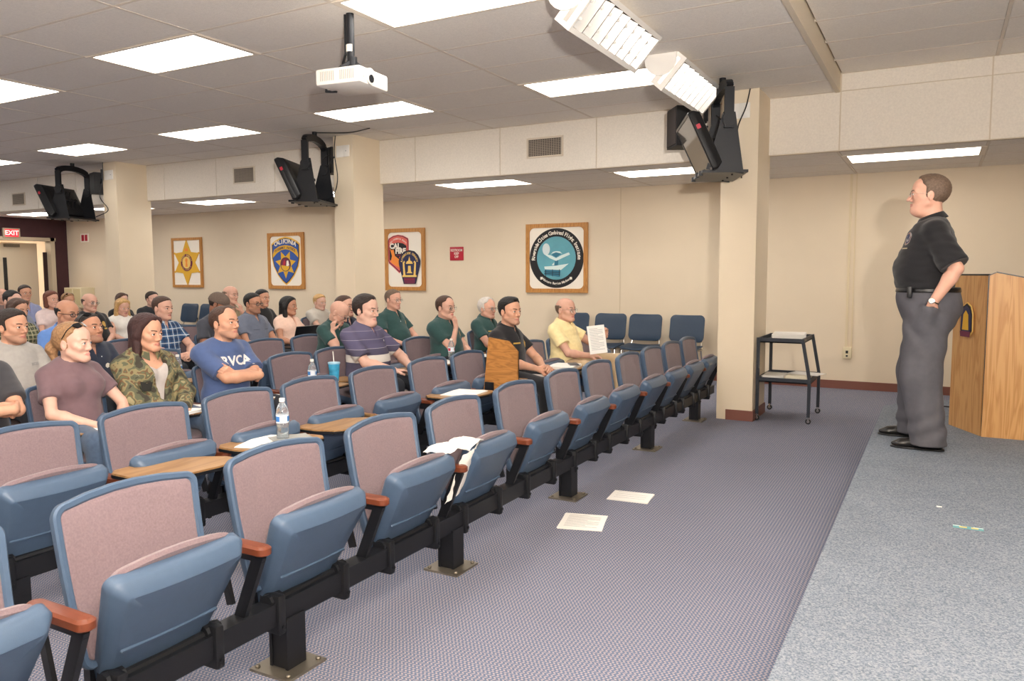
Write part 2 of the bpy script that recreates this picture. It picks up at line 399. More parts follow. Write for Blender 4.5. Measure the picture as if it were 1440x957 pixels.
for k, (x, y, z) in enumerate(LIGHTS_ADDED_ST):
    clight(x, y, z, 'unseen light panel added in the raised ceiling over the stage, %s' % ['left column behind the camera', 'left column at the camera', 'left column before the camera', 'right column behind the camera', 'right column at the camera', 'right column before the camera'][k], 'added light panels over the stage')
# bulkhead: frame and acoustic panels
bh = struct('wall_bulkhead', MB().box((XL, YS, ZL-.02), (XRI, YS+.05, ZR+.05)), mat('bulkhead_joint', 'c9bba6', .7))
JX = [XL, -15.1, -13.9, -12.8, -11.7, -10.56, -9.4, -8.22, -7.0, -5.81, -4.59, -3.37, -2.1, -.887, .333, 1.55, 2.8, 4.0, XRI]
for a, b in zip(JX[:-1], JX[1:]):
    z1 = ZC
    MB().box((a+.006, YS-.008, ZL-.012), (b-.006, YS, z1-.004)).build('panel', ACOUS, bh)
    if a > -1: MB().box((a+.006, YS-.008, ZC+.004), (b-.006, YS, ZR-.004)).build('panel', ACOUS, bh)
# air vents in the bulkhead
for x0, x1, z0, z1, lb in ((-4.232, -3.771, 2.737, 2.965, 'grey slatted air vent in the white bulkhead nearest the stage'), (-9.036, -8.602, 2.72, 2.955, 'small air vent in the bulkhead between the far two columns'), (-14.69, -14.29, 2.66, 2.88, 'small air vent in the bulkhead at the far left')):
    t = thing('air_vent', lb, 'vent', ((x0+x1)/2, YS-.008, (z0+z1)/2)); hw, hh = (x1-x0)/2, (z1-z0)/2
    MB().box((-hw, -.012, -hh), (hw, 0, -hh+.02)).box((-hw, -.012, hh-.02), (hw, 0, hh)).box((-hw, -.012, -hh+.02), (-hw+.02, 0, hh-.02)).box((hw-.02, -.012, -hh+.02), (hw, 0, hh-.02)).build('frame', mat('vent_frame', 'cdc0ad', .5), t)
    MB().box((-hw+.01, -.003, -hh+.01), (hw-.01, 0, hh-.01)).build('backing', mat('vent_dark', '4a443e', .8), t)
    gr = MB()
    for i in range(1, 12): gr.box((-hw+.02, -.01, -hh+i*2*hh/12-.004), (hw-.02, -.004, -hh+i*2*hh/12+.003))
    for i in range(1, 16): gr.box((-hw+i*2*hw/16-.003, -.011, -hh+.02), (-hw+i*2*hw/16+.003, -.004, hh-.02))
    gr.build('grille', mat('vent_slats', '9c9184', .5, metal=.3), t)
# columns
for k, (x0, x1, y0, lb) in enumerate(((-1.87, -1.53, 7.55, ''), (-6.68, -6.37, 7.55, ''), (-11.29, -10.97, 7.55, ''))):
    c = struct('wall_column' if k == 0 else 'wall_column.%03d' % k, MB().box((x0, y0, 0), (x1, YS+.05, ZC+.03)), COLM)
    MB().box((x0+.09, y0-.012, 0), (x1+.012, y0, .1)).box((x1, y0, 0), (x1+.012, YS+.05, .1)).build('baseboard', BASEB, c)
    MB().box((x0+.16, y0-.012, 2.86), (x0+.26, y0, 3.0), r=.004).box((x0+.05, y0-.006, 2.86), (x0+.16, y0, 3.0)).build('wall_plate', WHITEPL, c)
    MB().box((x0+.205, y0-.016, 2.925), (x0+.213, y0-.012, 2.933)).build('plate_screw', DARKPL, c)
# ------------------------------------------------------------------ tip-up seats. local +x is forward, y=0 is the seat's middle, z=0 the floor under the beam
def RX(ang, p=(0,0,0)): return Matrix.Translation(p) @ Matrix.Rotation(ang, 4, 'Y')
def seat_meshes():
    D = {}
    tilt = math.radians(-12)
    Mb = RX(tilt, (-.115, 0, .53))
    D['back_frame'] = MB().rloft(.485, .47, .032, [(.12,-.036),(.03,-.034),(.008,-.026),(0,-.012),(0,.006),(.005,.013),(.018,.013),(.024,.006),(.03,.002),(.12,-.004),(.2,-.008)], M=Mb, arch=.03, taper=.95, bend=.022, vbend=.012).mesh('back_frame', BLUEPL)
    D['back_pad'] = MB().rloft(.485, .47, .032, [(.022,.0),(.0225,.006),(.028,.011),(.05,.014),(.12,.015),(.2,.013)], M=Mb, arch=.03, taper=.95, bend=.022, vbend=.012).mesh('back_pad', MAUVE)
    D['back_stay'] = MB().box((-.085,-.2,.2),(-.055,-.17,.36)).box((-.085,.17,.2),(-.055,.2,.36)).box((-.08,-.2,.28),(-.06,.2,.3)).mesh('back_stay', BLACKM)
    # pan, modelled in its own plane: plane centre at origin, +z toward the front lip, +x = underside
    shell = [(.02,-.03),(.004,-.03),(0,-.024),(0,.010),(.004,.018),(.028,.050),(.033,.054),(.09,.055),(.14,.055)]
    pad = [(.1,-.064),(.04,-.062),(.012,-.052),(.004,-.036),(.012,-.026)]
    def pan(M):
        a = MB().rloft(.465, .40, .035, shell, M=M, taper=.77, bend=-.012, wedge=.75)
        a.rloft(.335, .011, .005, [(.004,.026),(0,.028),(.001,.0345),(.004,.036)], M=M @ Matrix.Translation((.0,0,-.035)) @ Matrix.Rotation(.1,4,'Y'), bend=-.004)
        b = MB().rloft(.465, .40, .06, pad, M=M, taper=.77, arch=.03)
        return a.mesh('seat_shell', BLUEPL), b.mesh('seat_pad', MAUVE)
    D['up'] = pan(RX(math.radians(23), (.03, 0, .405)))
    D['down'] = pan(RX(math.radians(96), (.12, 0, .368)))
    am = MB()
    am.rloft(.055, .27, .026, [(.008,-.016),(.0,-.01),(0,.01),(.008,.017),(.02,.018)], M=Matrix.Translation((.0, -.3075, .515)) @ Matrix.Rotation(PI/2, 4, 'Y') @ Matrix.Rotation(PI, 4, 'Z') @ Matrix.Identity(4))
    D['armrest'] = am.mesh('armrest', ARMW)
    ab = MB().bar((.095,-.3075,.5), (-.045,-.3075,.17), .018, .045).box((-.12,-.315,.475),(.11,-.3,.497)).bar((-.1,-.3075,.49), (-.05,-.3075,.3), .014, .03)
    D['arm_bracket'] = ab.mesh('arm_bracket', BLACKM)
    hb = MB()
    for y in (-.17, .17):
        hb.box((-.05, y-.018, .155), (.05, y+.018, .30), r=.01)
        hb.tube([(-.0, y-.03, .27), (-.0, y+.03, .27)], .03, 10)
        hb.tube([(.052, y, .185), (.056, y, .185)], .008, 8)
    hb.tube([(-.0, -.2, .27), (0, .2, .27)], .014, 8)
    D['hinge_bracket'] = hb.mesh('hinge_bracket', BLACKM)
    wt = [(.10,-.34),(.06,-.30),(.055,-.12),(.10,-.03),(.2,.07),(.29,.12),(.36,.125),(.4,.09),(.415,-.02),(.4,-.2),(.33,-.31),(.22,-.345)]
    D['tablet_top'] = MB().prism(wt, .548, .556).mesh('tablet_top', TABW)
    cx = sum(p[0] for p in wt)/len(wt); cy = sum(p[1] for p in wt)/len(wt)
    D['tablet_edge'] = MB().prism([(cx+(x-cx)*1.012, cy+(y-cy)*1.012) for x, y in wt], .534, .5478).mesh('tablet_edge', DARKPL)
    D['tablet_arm'] = MB().bar((.0,-.3075,.52),(.14,-.27,.528), .035, .014).bar((.12,-.28,.527),(.25,-.1,.527), .03, .012).box((.02,-.325,.46),(.09,-.29,.53)).mesh('tablet_arm', BLACKM)
    D['folded_tablet'] = MB().box((-.05,-.335,.40),(.2,-.322,.535)).mesh('folded_tablet', TABW)
    return D
SM = seat_meshes()
SW = .6
ROWX = {c: -2.03-1.22*i for i, c in enumerate('ABCDEFGHIJ')}
ROWW = dict(A='front row', B='second row', C='third row', D='fourth row', E='fifth row', F='sixth row', G='seventh row', H='eighth row', I='ninth row', J='tenth row')
def seat(row, y, label, down=False, tablet=False, folded=False, last=False):
    t = thing('theatre_seat', label, 'seat', (ROWX[row], y, 0), group='tip-up seats of the %s' % ROWW[row])
    link('back_frame', SM['back_frame'], t); link('back_pad', SM['back_pad'], t); link('back_stay', SM['back_stay'], t)
    s, p = SM['down' if down else 'up']
    link('seat_shell', s, t); link('seat_pad', p, t)
    link('armrest', SM['armrest'], t); link('arm_bracket', SM['arm_bracket'], t); link('hinge_bracket', SM['hinge_bracket'], t)
    if last:
        for nm in ('armrest', 'arm_bracket'): link(nm, SM[nm], t, (0, .615, 0))
    if tablet:
        tt = link('tablet_top', SM['tablet_top'], t); link('tablet_edge', SM['tablet_edge'], tt); link('tablet_arm', SM['tablet_arm'], t)
    if folded: link('folded_tablet', SM['folded_tablet'], t)
    return t
def ordn(i): return ['first','second','third','fourth','fifth','sixth','seventh','eighth','ninth','tenth','eleventh','twelfth','thirteenth'][i]
H2 = .243
yA = [.63, 1.24, 1.85, 2.48, 3.07, 3.73, 4.38, 4.98, 5.62, 6.2, 6.76, 7.3]
for i, y in enumerate(yA):
    seat('A', y+H2, 'folded front-row seat, %s from the left edge%s' % (ordn(i), ', crumpled papers beside it' if i == 4 else ''), last=(i == 11))
# the second row: (left corner y, state)
B = [(1.6, 'up', ''), (2.18, 'tab', 'bare tablet swung over its lap'), (2.76, 'tab', 'tablet holding papers and a water bottle'), (3.32, 'tab', 'bare tablet swung out'),
     (3.93, 'fold', 'tablet folded down'), (4.58, 'tab', 'papers on its tablet beside the upright wooden board'), (5.15, 'up', 'board standing upright at its arm'),
     (5.72, 'man', 'under the man in the black badge polo'), (6.3, 'tab', 'papers on its tablet beside the yellow-shirt man'), (6.88, 'man2', 'under the man in the yellow shirt'), (7.5, 'up', 'hidden end seat by the wall')]
for i, (y, st, d) in enumerate(B):
    seat('B', y+H2, 'second-row seat, %s from left, %s' % (ordn(i), d or 'folded up and empty'), down=st.startswith('man'), tablet=st in ('tab', 'man'), folded=st == 'fold', last=i == 10)
def occ(row, yl):
    return [(y, lb) for y, lb in yl]
C_ = [(1.95, 'C', 'under the man in the dark grey tee at the left edge', 1), (2.53, 'C', 'under the woman in the mauve-brown tee', 1), (3.1, 'C', 'under the woman in the camouflage jacket', 1), (3.68, 'C', 'under the man in the blue lettered tee', 1),
      (4.39, 'C', 'empty between the blue-tee man and the striped-polo man', 0), (4.91, 'C', 'under the man in the striped purple polo', 1), (5.53, 'C', 'empty beside the striped-polo man', 0), (6.15, 'C', 'empty in front of the goateed man in green', 0), (6.71, 'C', 'under the green-polo man with hand on chin', 1), (7.35, 'C', 'under the white-haired man in green', 1),
      (2.9, 'D', 'under the man in the pale grey tee', 1), (3.48, 'D', 'under the man in the navy polo', 1), (4.05, 'D', 'empty beside the navy-polo man', 0), (4.68, 'D', 'empty behind the blue-tee man', 0), (5.28, 'D', 'empty in front of the grey-shirt man', 0), (5.87, 'D', 'under the bald man in green resting his head', 1), (6.48, 'D', 'under the red-faced man behind the striped polo', 1), (7.1, 'D', 'under the goateed man in green', 1),
      (3.95, 'E', 'under the bald man in the blue shirt', 1), (4.62, 'E', 'empty in front of the black-shirt badge man', 0), (5.0, 'E', '', -1), (5.1, 'E', 'under the man in the plaid shirt', 1), (5.68, 'E', 'under the man in the cap', 1), (6.26, 'E', 'under the man in the grey button shirt and glasses', 1), (6.85, 'E', 'under the woman in the peach top', 1),
      (4.3, 'F', 'under the woman in the olive plaid top', 1), (6.95, 'F', 'under the bald man in khaki', 1), (7.52, 'F', 'under the dark-haired man in black behind the glasses man', 1), (8.55, 'F', 'under the small blond person', 1), (6.3, 'F', 'empty behind the cap man', 0),
      (4.93, 'G', 'under the dark-haired person at the far left', 1), (5.65, 'G', 'under the bald man in the black badge shirt', 1),
      (6.22, 'G', 'under the blonde woman', 1), (5.95, 'H', 'under the auburn-haired woman', 1), (6.98, 'H', 'under the brown-haired woman in black', 1), (7.55, 'H', 'under the man in the black jacket', 1),
      (6.46, 'I', 'under the man in the lavender shirt', 1), (7.08, 'I', 'under the sandy-haired person with sunglasses', 1), (6.75, 'J', 'under the man at the far left edge of the last row', 1)]
for y, r, lb, st in C_:
    if st < 0: continue
    seat(r, y+H2, '%s tip-up seat %s' % (ROWW[r], lb), down=bool(st), tablet=(r == 'C' and st) or (r, y) in (('C', 4.39), ('C', 5.53), ('C', 6.15), ('D', 4.05)))
# beams: one per row, bolted to the floor
def beam(row, y0, y1, legs):
    t = thing('seat_beam', 'black steel floor-bolted beam carrying the seats of the %s' % ROWW[row], 'seat frame', (ROWX[row], 0, 0), group='seat row beams')
    MB().box((-.035, y0, .19), (.035, y1, .27)).build('beam', BLACKM, t)
    for y in legs:
        l = MB().box((-.036, y-.04, .012), (.036, y+.04, .2)).box((-.044, y-.046, .012), (-.032, y+.046, .2)).box((.032, y-.046, .012), (.044, y+.046, .2)).build('leg', BLACKM, t)
        fp = MB().box((-.095, y-.095, 0), (.095, y+.095, .01))
        for a in (-1, 1):
            for b in (-1, 1): fp.tube([(a*.075, y+b*.075, .01), (a*.075, y+b*.075, .018)], .009, 8)
        fp.build('foot_plate', STEEL, l)
beam('A', -.2, 7.95, (.75, 1.99, 3.07, 4.43, 5.97, 7.36))
beam('B', 1.2, 8.0, (1.7, 3.1, 4.5, 5.9, 7.3))
for r, a, b in (('C', 1.7, 7.9), ('D', 2.7, 7.8), ('E', 3.7, 7.5), ('F', 4.1, 9.2), ('G', 4.7, 6.6), ('H', 6.0, 8.3), ('I', 6.3, 7.7), ('J', 6.5, 7.5)):
    beam(r, a, b, [a+.3, (a+b)/2, b-.3])
# the upright board at a second-row arm
ub = thing('upright_tablet', 'wooden tablet board with a clipped corner standing upright in the second row', 'tablet board', (-3.06, 5.13, .53))
upoly = [(0, 0), (.32, 0), (.325, .31), (.24, .385), (.05, .405)]
Mu = Matrix.Rotation(math.radians(-8), 4, 'Z') @ Matrix.Rotation(PI/2, 4, 'X')
MB().prism(upoly, .002, .016, M=Mu).build('board', OAKD, ub)
MB().prism([(x+(x-.16)*.03, y+(y-.2)*.03) for x, y in upoly], -.001, .002, M=Mu).build('edge', DARKPL, ub)
MB().box((.02,-.03,-.03),(.1,.0,.06), M=Matrix.Rotation(math.radians(-8), 4, 'Z')).bar((.06,-.02,-.01),(-.10,-.045,-.012), .03, .02).build('hinge', BLACKM, ub)

# ------------------------------------------------------------------ stacking chairs along the back wall
def wall_chair_meshes():
    navy = mat('navy_chair_plastic', '2f3f52', .33, noise=.03, nscale=30)
    ch = MB()
    b = MB().rloft(.46, .36, .07, [(.1,-.012),(.01,-.012),(0,-.004),(.002,.006),(.02,.012),(.1,.012)], M=RX(math.radians(-12), (-.2,0,.69)), bend=.03).mesh('backrest', navy)
    s = MB().rloft(.46, .42, .07, [(.1,-.012),(.01,-.012),(0,-.004),(.002,.006),(.02,.012),(.1,.012)], M=RX(math.radians(-86), (.03,0,.44)), bend=.02).mesh('seat', navy)
    fr = MB()
    for y in (-.2, .2):
        fr.tube([(-.21,y*.9,.6),(-.17,y,.42),(.2,y,.42)], .011, 8)
    fr.tube([(-.17,-.2,.42),(-.17,.2,.42)], .01, 8)
    legs = [MB().tube([(x*.8+.02,y,.42),(x+.02,y*1.12,0)], .011, 8).mesh('leg', CHROME) for x in (-.2,.2) for y in (-.2,.2)]
    return b, s, fr.mesh('frame', CHROME), legs
wb, ws, wf, wl_ = wall_chair_meshes()
for x, lb in ((-12.5, 'left one of the pair of navy chairs below the star plaque'), (-11.98, 'right one of the pair of navy chairs below the star plaque'), (-4.5, 'navy stacking chair half hidden behind the yellow-shirt man'),
              (-3.95, 'navy stacking chair at the wall behind the held-up sheet'), (-3.45, 'navy stacking chair at the wall, middle of the three right ones'), (-2.88, 'rightmost navy stacking chair at the wall next to the column')):
    t = thing('stacking_chair', lb, 'chair', (x, 9.82, 0), rz=-PI/2, group='navy stacking chairs along the back wall')
    link('backrest', wb, t); link('seat', ws, t); link('frame', wf, t)
    for l in wl_: link('leg', l, t)

# ------------------------------------------------------------------ plaques
GOLD = mat('emblem_gold', 'd9a832', .55); NAVY = mat('emblem_navy', '2a2c4e', .6); EBLUE = mat('emblem_blue', '34569e', .55); EWHITE = mat('emblem_white', 'eee6d8', .7)
EBLACK = mat('emblem_black', '1d1c1f', .6); EMAR = mat('emblem_maroon', '6d2a44', .6); ECORAL = mat('emblem_coral', 'd9665a', .6); EORANGE = mat('emblem_orange', 'e88a3a', .6); ETEAL = mat('emblem_teal', '5f9eab', .6, noise=.12, nscale=4)
ETEAL2 = mat('emblem_light_teal', 'cfe0dc', .6); ETEAL3 = mat('emblem_deep_teal', '2f6f86', .6); ERED = mat('emblem_red', 'b02a3c', .6); EGOLD2 = mat('emblem_pale_gold', 'e6c06a', .6)
def plaque(x0, x1, z0, z1, label, corner=.07, bw=.06):
    W2, H_2 = (x1-x0)/2, (z1-z0)/2
    t = thing('wall_plaque', label, 'plaque', ((x0+x1)/2, YW-.004, (z0+z1)/2), group='framed emblems on the back wall')
    fr = MB().box((-W2,-.035,-H_2),(W2,0,-H_2+bw)).box((-W2,-.035,H_2-bw),(W2,0,H_2)).box((-W2,-.035,-H_2+bw),(-W2+bw,0,H_2-bw)).box((W2-bw,-.035,-H_2+bw),(W2,0,H_2-bw))
    if corner:
        for sx in (-1, 1):
            for sz in (-1, 1):
                c = [(0,0)]+[(corner-corner*math.sin(a*PI/10), corner-corner*math.cos(a*PI/10)) for a in range(6)]
                poly(fr, [(sx*(W2-bw-px), sz*(H_2-bw-pz)) for px, pz in c], -.03, th=.025)
    fr.build('frame', FRAMEW, t)
    MB().box((-W2+bw,-.018,-H_2+bw),(W2-bw,0,H_2-bw)).build('backboard', EWHITE, t)
    return t
def em(parent, name, mats, fn):
    mb = MB(); fn(mb); return mb.build(name, mats, parent)
# star
t = plaque(-13.19, -12.34, 1.17, 2.125, 'framed gold six-pointed star badge, leftmost plaque on the back wall', corner=0, bw=.05)
def star(mb):
    pts = [(( .41 if k % 2 == 0 else .235)*math.sin(k*PI/6)*(.98 if k % 6 else .98), (.44 if k in (0, 6) else .36 if k % 2 == 0 else .235)*math.cos(k*PI/6)) for k in range(12)]
    poly(mb, pts, -.03, 0, th=.012)
    for k in range(0, 12, 2): poly(mb, circ(.02, 12, cx=pts[k][0]*.98, cy=pts[k][1]*.99), -.032, 0, th=.01)
em(t, 'star', GOLD, star)
def sring(mb):
    poly(mb, circ(.165), -.034, 0); poly(mb, circ(.115), -.037, 1)
    v, f = arc_text('COUNTY SHERIFF', .05, .14, PI*.95, PI*.05, bold=.001); flat(mb, v, f, -.0385, 1)
    v, f = arc_text('CALIFORNIA', .045, .14, PI*1.15, PI*1.85, flip=True); flat(mb, v, f, -.0385, 1)
    poly(mb, [(-.03,-.08),(.03,-.08),(.02,.0),(.035,.06),(0,.09),(-.035,.05),(-.02,0)], -.0385, 2)
    poly(mb, [(-.05,.22),(.05,.22),(.04,.27),(-.03,.27)], -.033, 2)
em(t, 'ring_seal', [EMAR, EGOLD2, EORANGE], sring)
# shield with CALIFORNIA
t = plaque(-10.605, -9.741, 1.157, 2.149, 'framed blue and gold shield badge reading CALIFORNIA, second plaque from the left')
def shield(k): return [(x*k, z*k) for x, z in [(0,.43),(.14,.405),(.27,.35),(.345,.30),(.34,.05),(.30,-.1),(.2,-.26),(.09,-.37),(0,-.43),(-.09,-.37),(-.2,-.26),(-.30,-.1),(-.34,.05),(-.345,.30),(-.27,.35),(-.14,.405)]]
def shf(mb):
    poly(mb, shield(1), -.022, 0); poly(mb, shield(.965), -.024, 1); poly(mb, shield(.93), -.026, 2); poly(mb, shield(.89), -.028, 3)
    band = [(-.30,.12),(-.27,.2),(-.14,.26),(0,.28),(.14,.26),(.27,.2),(.30,.12),(.30,.06),(.2,.14),(.1,.19),(0,.205),(-.1,.19),(-.2,.14),(-.30,.06)]
    poly(mb, band, -.03, 1)
    st = [((.25 if k % 2 == 0 else .135)*math.sin(PI+k*PI/7), (.25 if k % 2 == 0 else .135)*math.cos(PI+k*PI/7)-.06) for k in range(14)]
    poly(mb, st, -.031, 1); poly(mb, circ(.125, 28, cy=-.06), -.033, 2); poly(mb, circ(.112, 28, cy=-.06), -.034, 4)
    poly(mb, [(-.08,-.12),(-.05,-.02),(-.02,.03),(.0,-.03),(-.02,-.1)], -.0355, 5); poly(mb, [(.02,-.1),(.03,.0),(.07,.01),(.09,-.08)], -.0355, 4+2)
    poly(mb, circ(.1, 14, PI, 2*PI, cy=-.075), -.036, 1)
    v, f = arc_text('CALIFORNIA', .105, .62, PI*.5+.42, PI*.5-.42, bold=.004); flat(mb, v, f, -.032, 6, oz=-.28)
    v, f = arc_text('HIGHWAY PATROL', .06, .52, PI*.5+.5, PI*.5-.5, bold=.001); flat(mb, v, f, -.0335, 2, oz=-.29)
em(t, 'shield_badge', [EGOLD2, GOLD, NAVY, EBLUE, EMAR, ERED, EWHITE], shf)
# CAL FIRE + bell keystone
t = plaque(-7.965, -7.178, 1.15, 2.145, 'framed plaque with a red fire patch above a navy bell patch, beside the far column')
def cf(mb):
    o = [(0,.2),(.1,.185),(.2,.14),(.21,.1),(.21,-.24),(.16,-.3),(.08,-.36),(.02,-.42),(-.08,-.34),(-.19,-.26),(-.2,-.22),(-.2,.1),(-.19,.14),(-.1,.185)]
    for k, mi, y in ((1.0, 0, -.022), (.965, 1, -.024), (.90, 0, -.026)): poly(mb, [(x*k, z*k) for x, z in o], y, mi, ox=-.13, oz=.2)
    poly(mb, [(-.17,.02),(-.1,.06),(0,.075),(.1,.06),(.17,.02),(.17,-.2),(.1,-.3),(0,-.3),(-.1,-.24),(-.17,-.2)], -.028, 3, ox=-.13, oz=.2)
    poly(mb, [(-.16,-.02),(-.12,-.05),(-.09,-.03),(-.06,-.14),(.06,-.22),(.13,-.3),(.1,-.36),(-.04,-.3),(-.15,-.24),(-.12,-.14)], -.03, 2, ox=-.13, oz=.2)
    poly(mb, [(.02,-.17),(.06,-.13),(.09,-.18),(.12,-.13),(.17,-.19),(.17,-.28),(.1,-.26)], -.0305, 0, ox=-.13, oz=.2)
    v, f = text_geo('CAL', .115, -.185, .215, bold=.006); flat(mb, v, f, -.032, 4)
    v, f = text_geo('FIRE', .115, -.075, .135, bold=.006); flat(mb, v, f, -.032, 4)
    v, f = text_geo('SINCE 1885', .04, -.06, .07, bold=.002); flat(mb, v, f, -.032, 1)
    v, f = arc_text('CALIFORNIA DEPT', .035, .2, PI*.8, PI*.2, bold=.001); flat(mb, v, f, -.0275, 4, ox=-.13, oz=.135)
em(t, 'fire_patch', [ECORAL, EMAR, EORANGE, EBLACK, EWHITE], cf)
def bell(mb):
    o = [(0,.2),(.1,.18),(.17,.12),(.215,.03),(.21,-.03),(.12,-.34),(-.12,-.34),(-.21,-.03),(-.215,.03),(-.17,.12),(-.1,.18)]
    poly(mb, o, -.034, 1, ox=.1, oz=-.05); poly(mb, [(x*.95, z*.95-.005) for x, z in o], -.036, 0, ox=.1, oz=-.05)
    poly(mb, [(-.115,-.24),(.115,-.24),(.1,-.335),(-.1,-.335)], -.038, 2, ox=.1, oz=-.05)
    for P in ([(-.14,-.23),(.14,-.23),(.14,-.2),(-.14,-.2)], [(-.12,-.2),(-.08,-.2),(-.1,0),(-.13,0)], [(.12,-.2),(.08,-.2),(.1,0),(.13,0)], [(-.06,-.17),(.06,-.17),(.03,-.14),(.025,-.05),(-.025,-.05),(-.03,-.14)], [(-.07,-.02),(.07,-.02),(.05,.02),(.02,.03),(0,.1),(-.02,.03),(-.05,.02)], [(-.13,0),(-.1,.03),(-.08,0)], [(.13,0),(.1,.03),(.08,0)]):
        poly(mb, P, -.0385, 3, ox=.1, oz=-.05)
    v, f = arc_text('RIVERSIDE COUNTY', .045, .15, PI*.98, PI*.02, bold=.002); flat(mb, v, f, -.039, 3, ox=.1, oz=-.05)
    v, f = text_geo('FIRE DEPARTMENT', .024, .1, -.32); flat(mb, v, f, -.0405, 4)
em(t, 'bell_patch', [NAVY, EBLACK, EMAR, EGOLD2, ERED], bell)
# round seal
t = plaque(-5.362, -4.38, 1.14, 2.135, 'framed round black and teal seal, rightmost plaque on the back wall', corner=.075, bw=.058)
em(t, 'seal_ring', [EBLACK], lambda mb: poly(mb, circ(.43, 56), -.022, 0, th=.004))
def seal(mb):
    poly(mb, circ(.31, 48), -.026, 0)
    poly(mb, circ(.06, 24, cx=-.16, cy=.13, ry=.085), -.027, 5)
    poly(mb, [(-.17,.06),(-.08,.04),(0,.0),(.08,.04),(.2,.08),(.22,.05),(.1,0),(.0,-.04),(-.1,0),(-.17,.045)], -.028, 1)
    poly(mb, [(-.09,.05),(-.05,.09),(0,.1),(.06,.095),(.1,.06),(.07,.07),(0,.085),(-.06,.07)], -.029, 1)
    poly(mb, [(-.07,.05),(0,.085),(.08,.06),(0,.01)], -.0285, 2)
    poly(mb, [(-.02,-.03),(.035,-.03),(.03,-.12),(-.025,-.12)], -.0275, 2)
    poly(mb, [(-.19,-.12),(-.02,-.11),(.2,-.08),(.08,-.17),(-.18,-.16)], -.029, 1)
    poly(mb, [(-.18,-.165),(.07,-.175),(.06,-.27),(-.19,-.24)], -.0285, 2)
    for q in (-.19, -.215): poly(mb, [(-.19,q),(.065,q-.015),(.065,q-.022),(-.19,q-.007)], -.0295, 3)
    for q in (-.17, -.06, .05): poly(mb, [(q,-.16),(q+.008,-.16),(q+.008,-.26),(q,-.26)], -.0295, 3)
    poly(mb, [(-.07,-.1),(-.03,-.06),(-.03,-.1)], -.0295, 1)
    v, f = arc_text('Riverside Cities Combined Flight Institute', .078, .365, PI*1.02, -PI*.02, bold=.0015); flat(mb, v, f, -.0265, 4)
    v, f = arc_text('Western Region Member', .05, .365, PI*1.3, PI*1.7, flip=True, bold=.001); flat(mb, v, f, -.0265, 4)
    for s_ in (-1, 1): poly(mb, [(s_*.235+a, -.29+b) for a, b in ((-.02,-.02),(.02,-.015),(.015,.02),(-.02,.02))], -.0265, 4)
em(t, 'seal_picture', [ETEAL, ETEAL2, ETEAL3, EBLACK, EWHITE, mat('emblem_moon', 'c9d5d6', .6)], seal)

# signs
t = thing('room_sign', 'small square red sign with three lines of white lettering, right of the fire plaque', 'sign', (-6.59, YW, 1.728))
MB().box((-.125,-.012,-.105),(.125,0,.105), r=.006).build('plate', REDM, t)
mb = MB()
for s_, z in (('RESTROOM', .05), ('KEEP', 0), ('OFF', -.05)):
    v, f = text_geo(s_, .052, 0, z, bold=.001, sx=.8); flat(mb, v, f, -.0135, 0)
mb.build('lettering', EWHITE, t)
t = thing('extinguisher_sign', 'tiny red and white fire sign on the back wall near the corner', 'sign', (-15.98, YW, 2.2))
MB().box((-.14,-.012,-.09),(.14,0,.09)).build('plate', EWHITE, t)
MB().box((-.1,-.016,-.065),(-.015,-.012,.065)).box((.015,-.016,-.065),(.1,-.016+.004,.065)).build('stripes', REDM, t)
t = thing('exit_sign', 'red lit exit sign on the maroon wall above the open door', 'sign', (XL, 9.05, 2.27))
MB().box((0,-.17,-.1),(.05,.17,.1), r=.008).build('housing', mat('exit_housing', 'b9a48c', .5), t)
MB().box((.05,-.13,-.075),(.054,.13,.075)).build('face', mat('exit_glow', 'e0303c', .5, emit='ff2a38', estr=.55), t)
v, f = text_geo('EXIT', .13, 0, 0, bold=.003); MB().add([(.056, x, z) for x, z in v], f).build('lettering', mat('exit_letters', 'ffc0b8', .5, emit='ffb0a8', estr=.9), t)
t = thing('wall_box', 'cream metal box on the back wall in the far left corner behind the heads', 'box', (-16.03, YW, .98))
MB().box((-.3,-.3,-.25),(.3,0,.17), r=.01).build('housing', CREAMPL, t)
MB().box((-.26,-.304,-.2),(-.02,-.3,.14)).box((.02,-.304,-.2),(.26,-.3,.14)).build('doors', mat('cream_box_panel', 'c9b98f', .5), t)

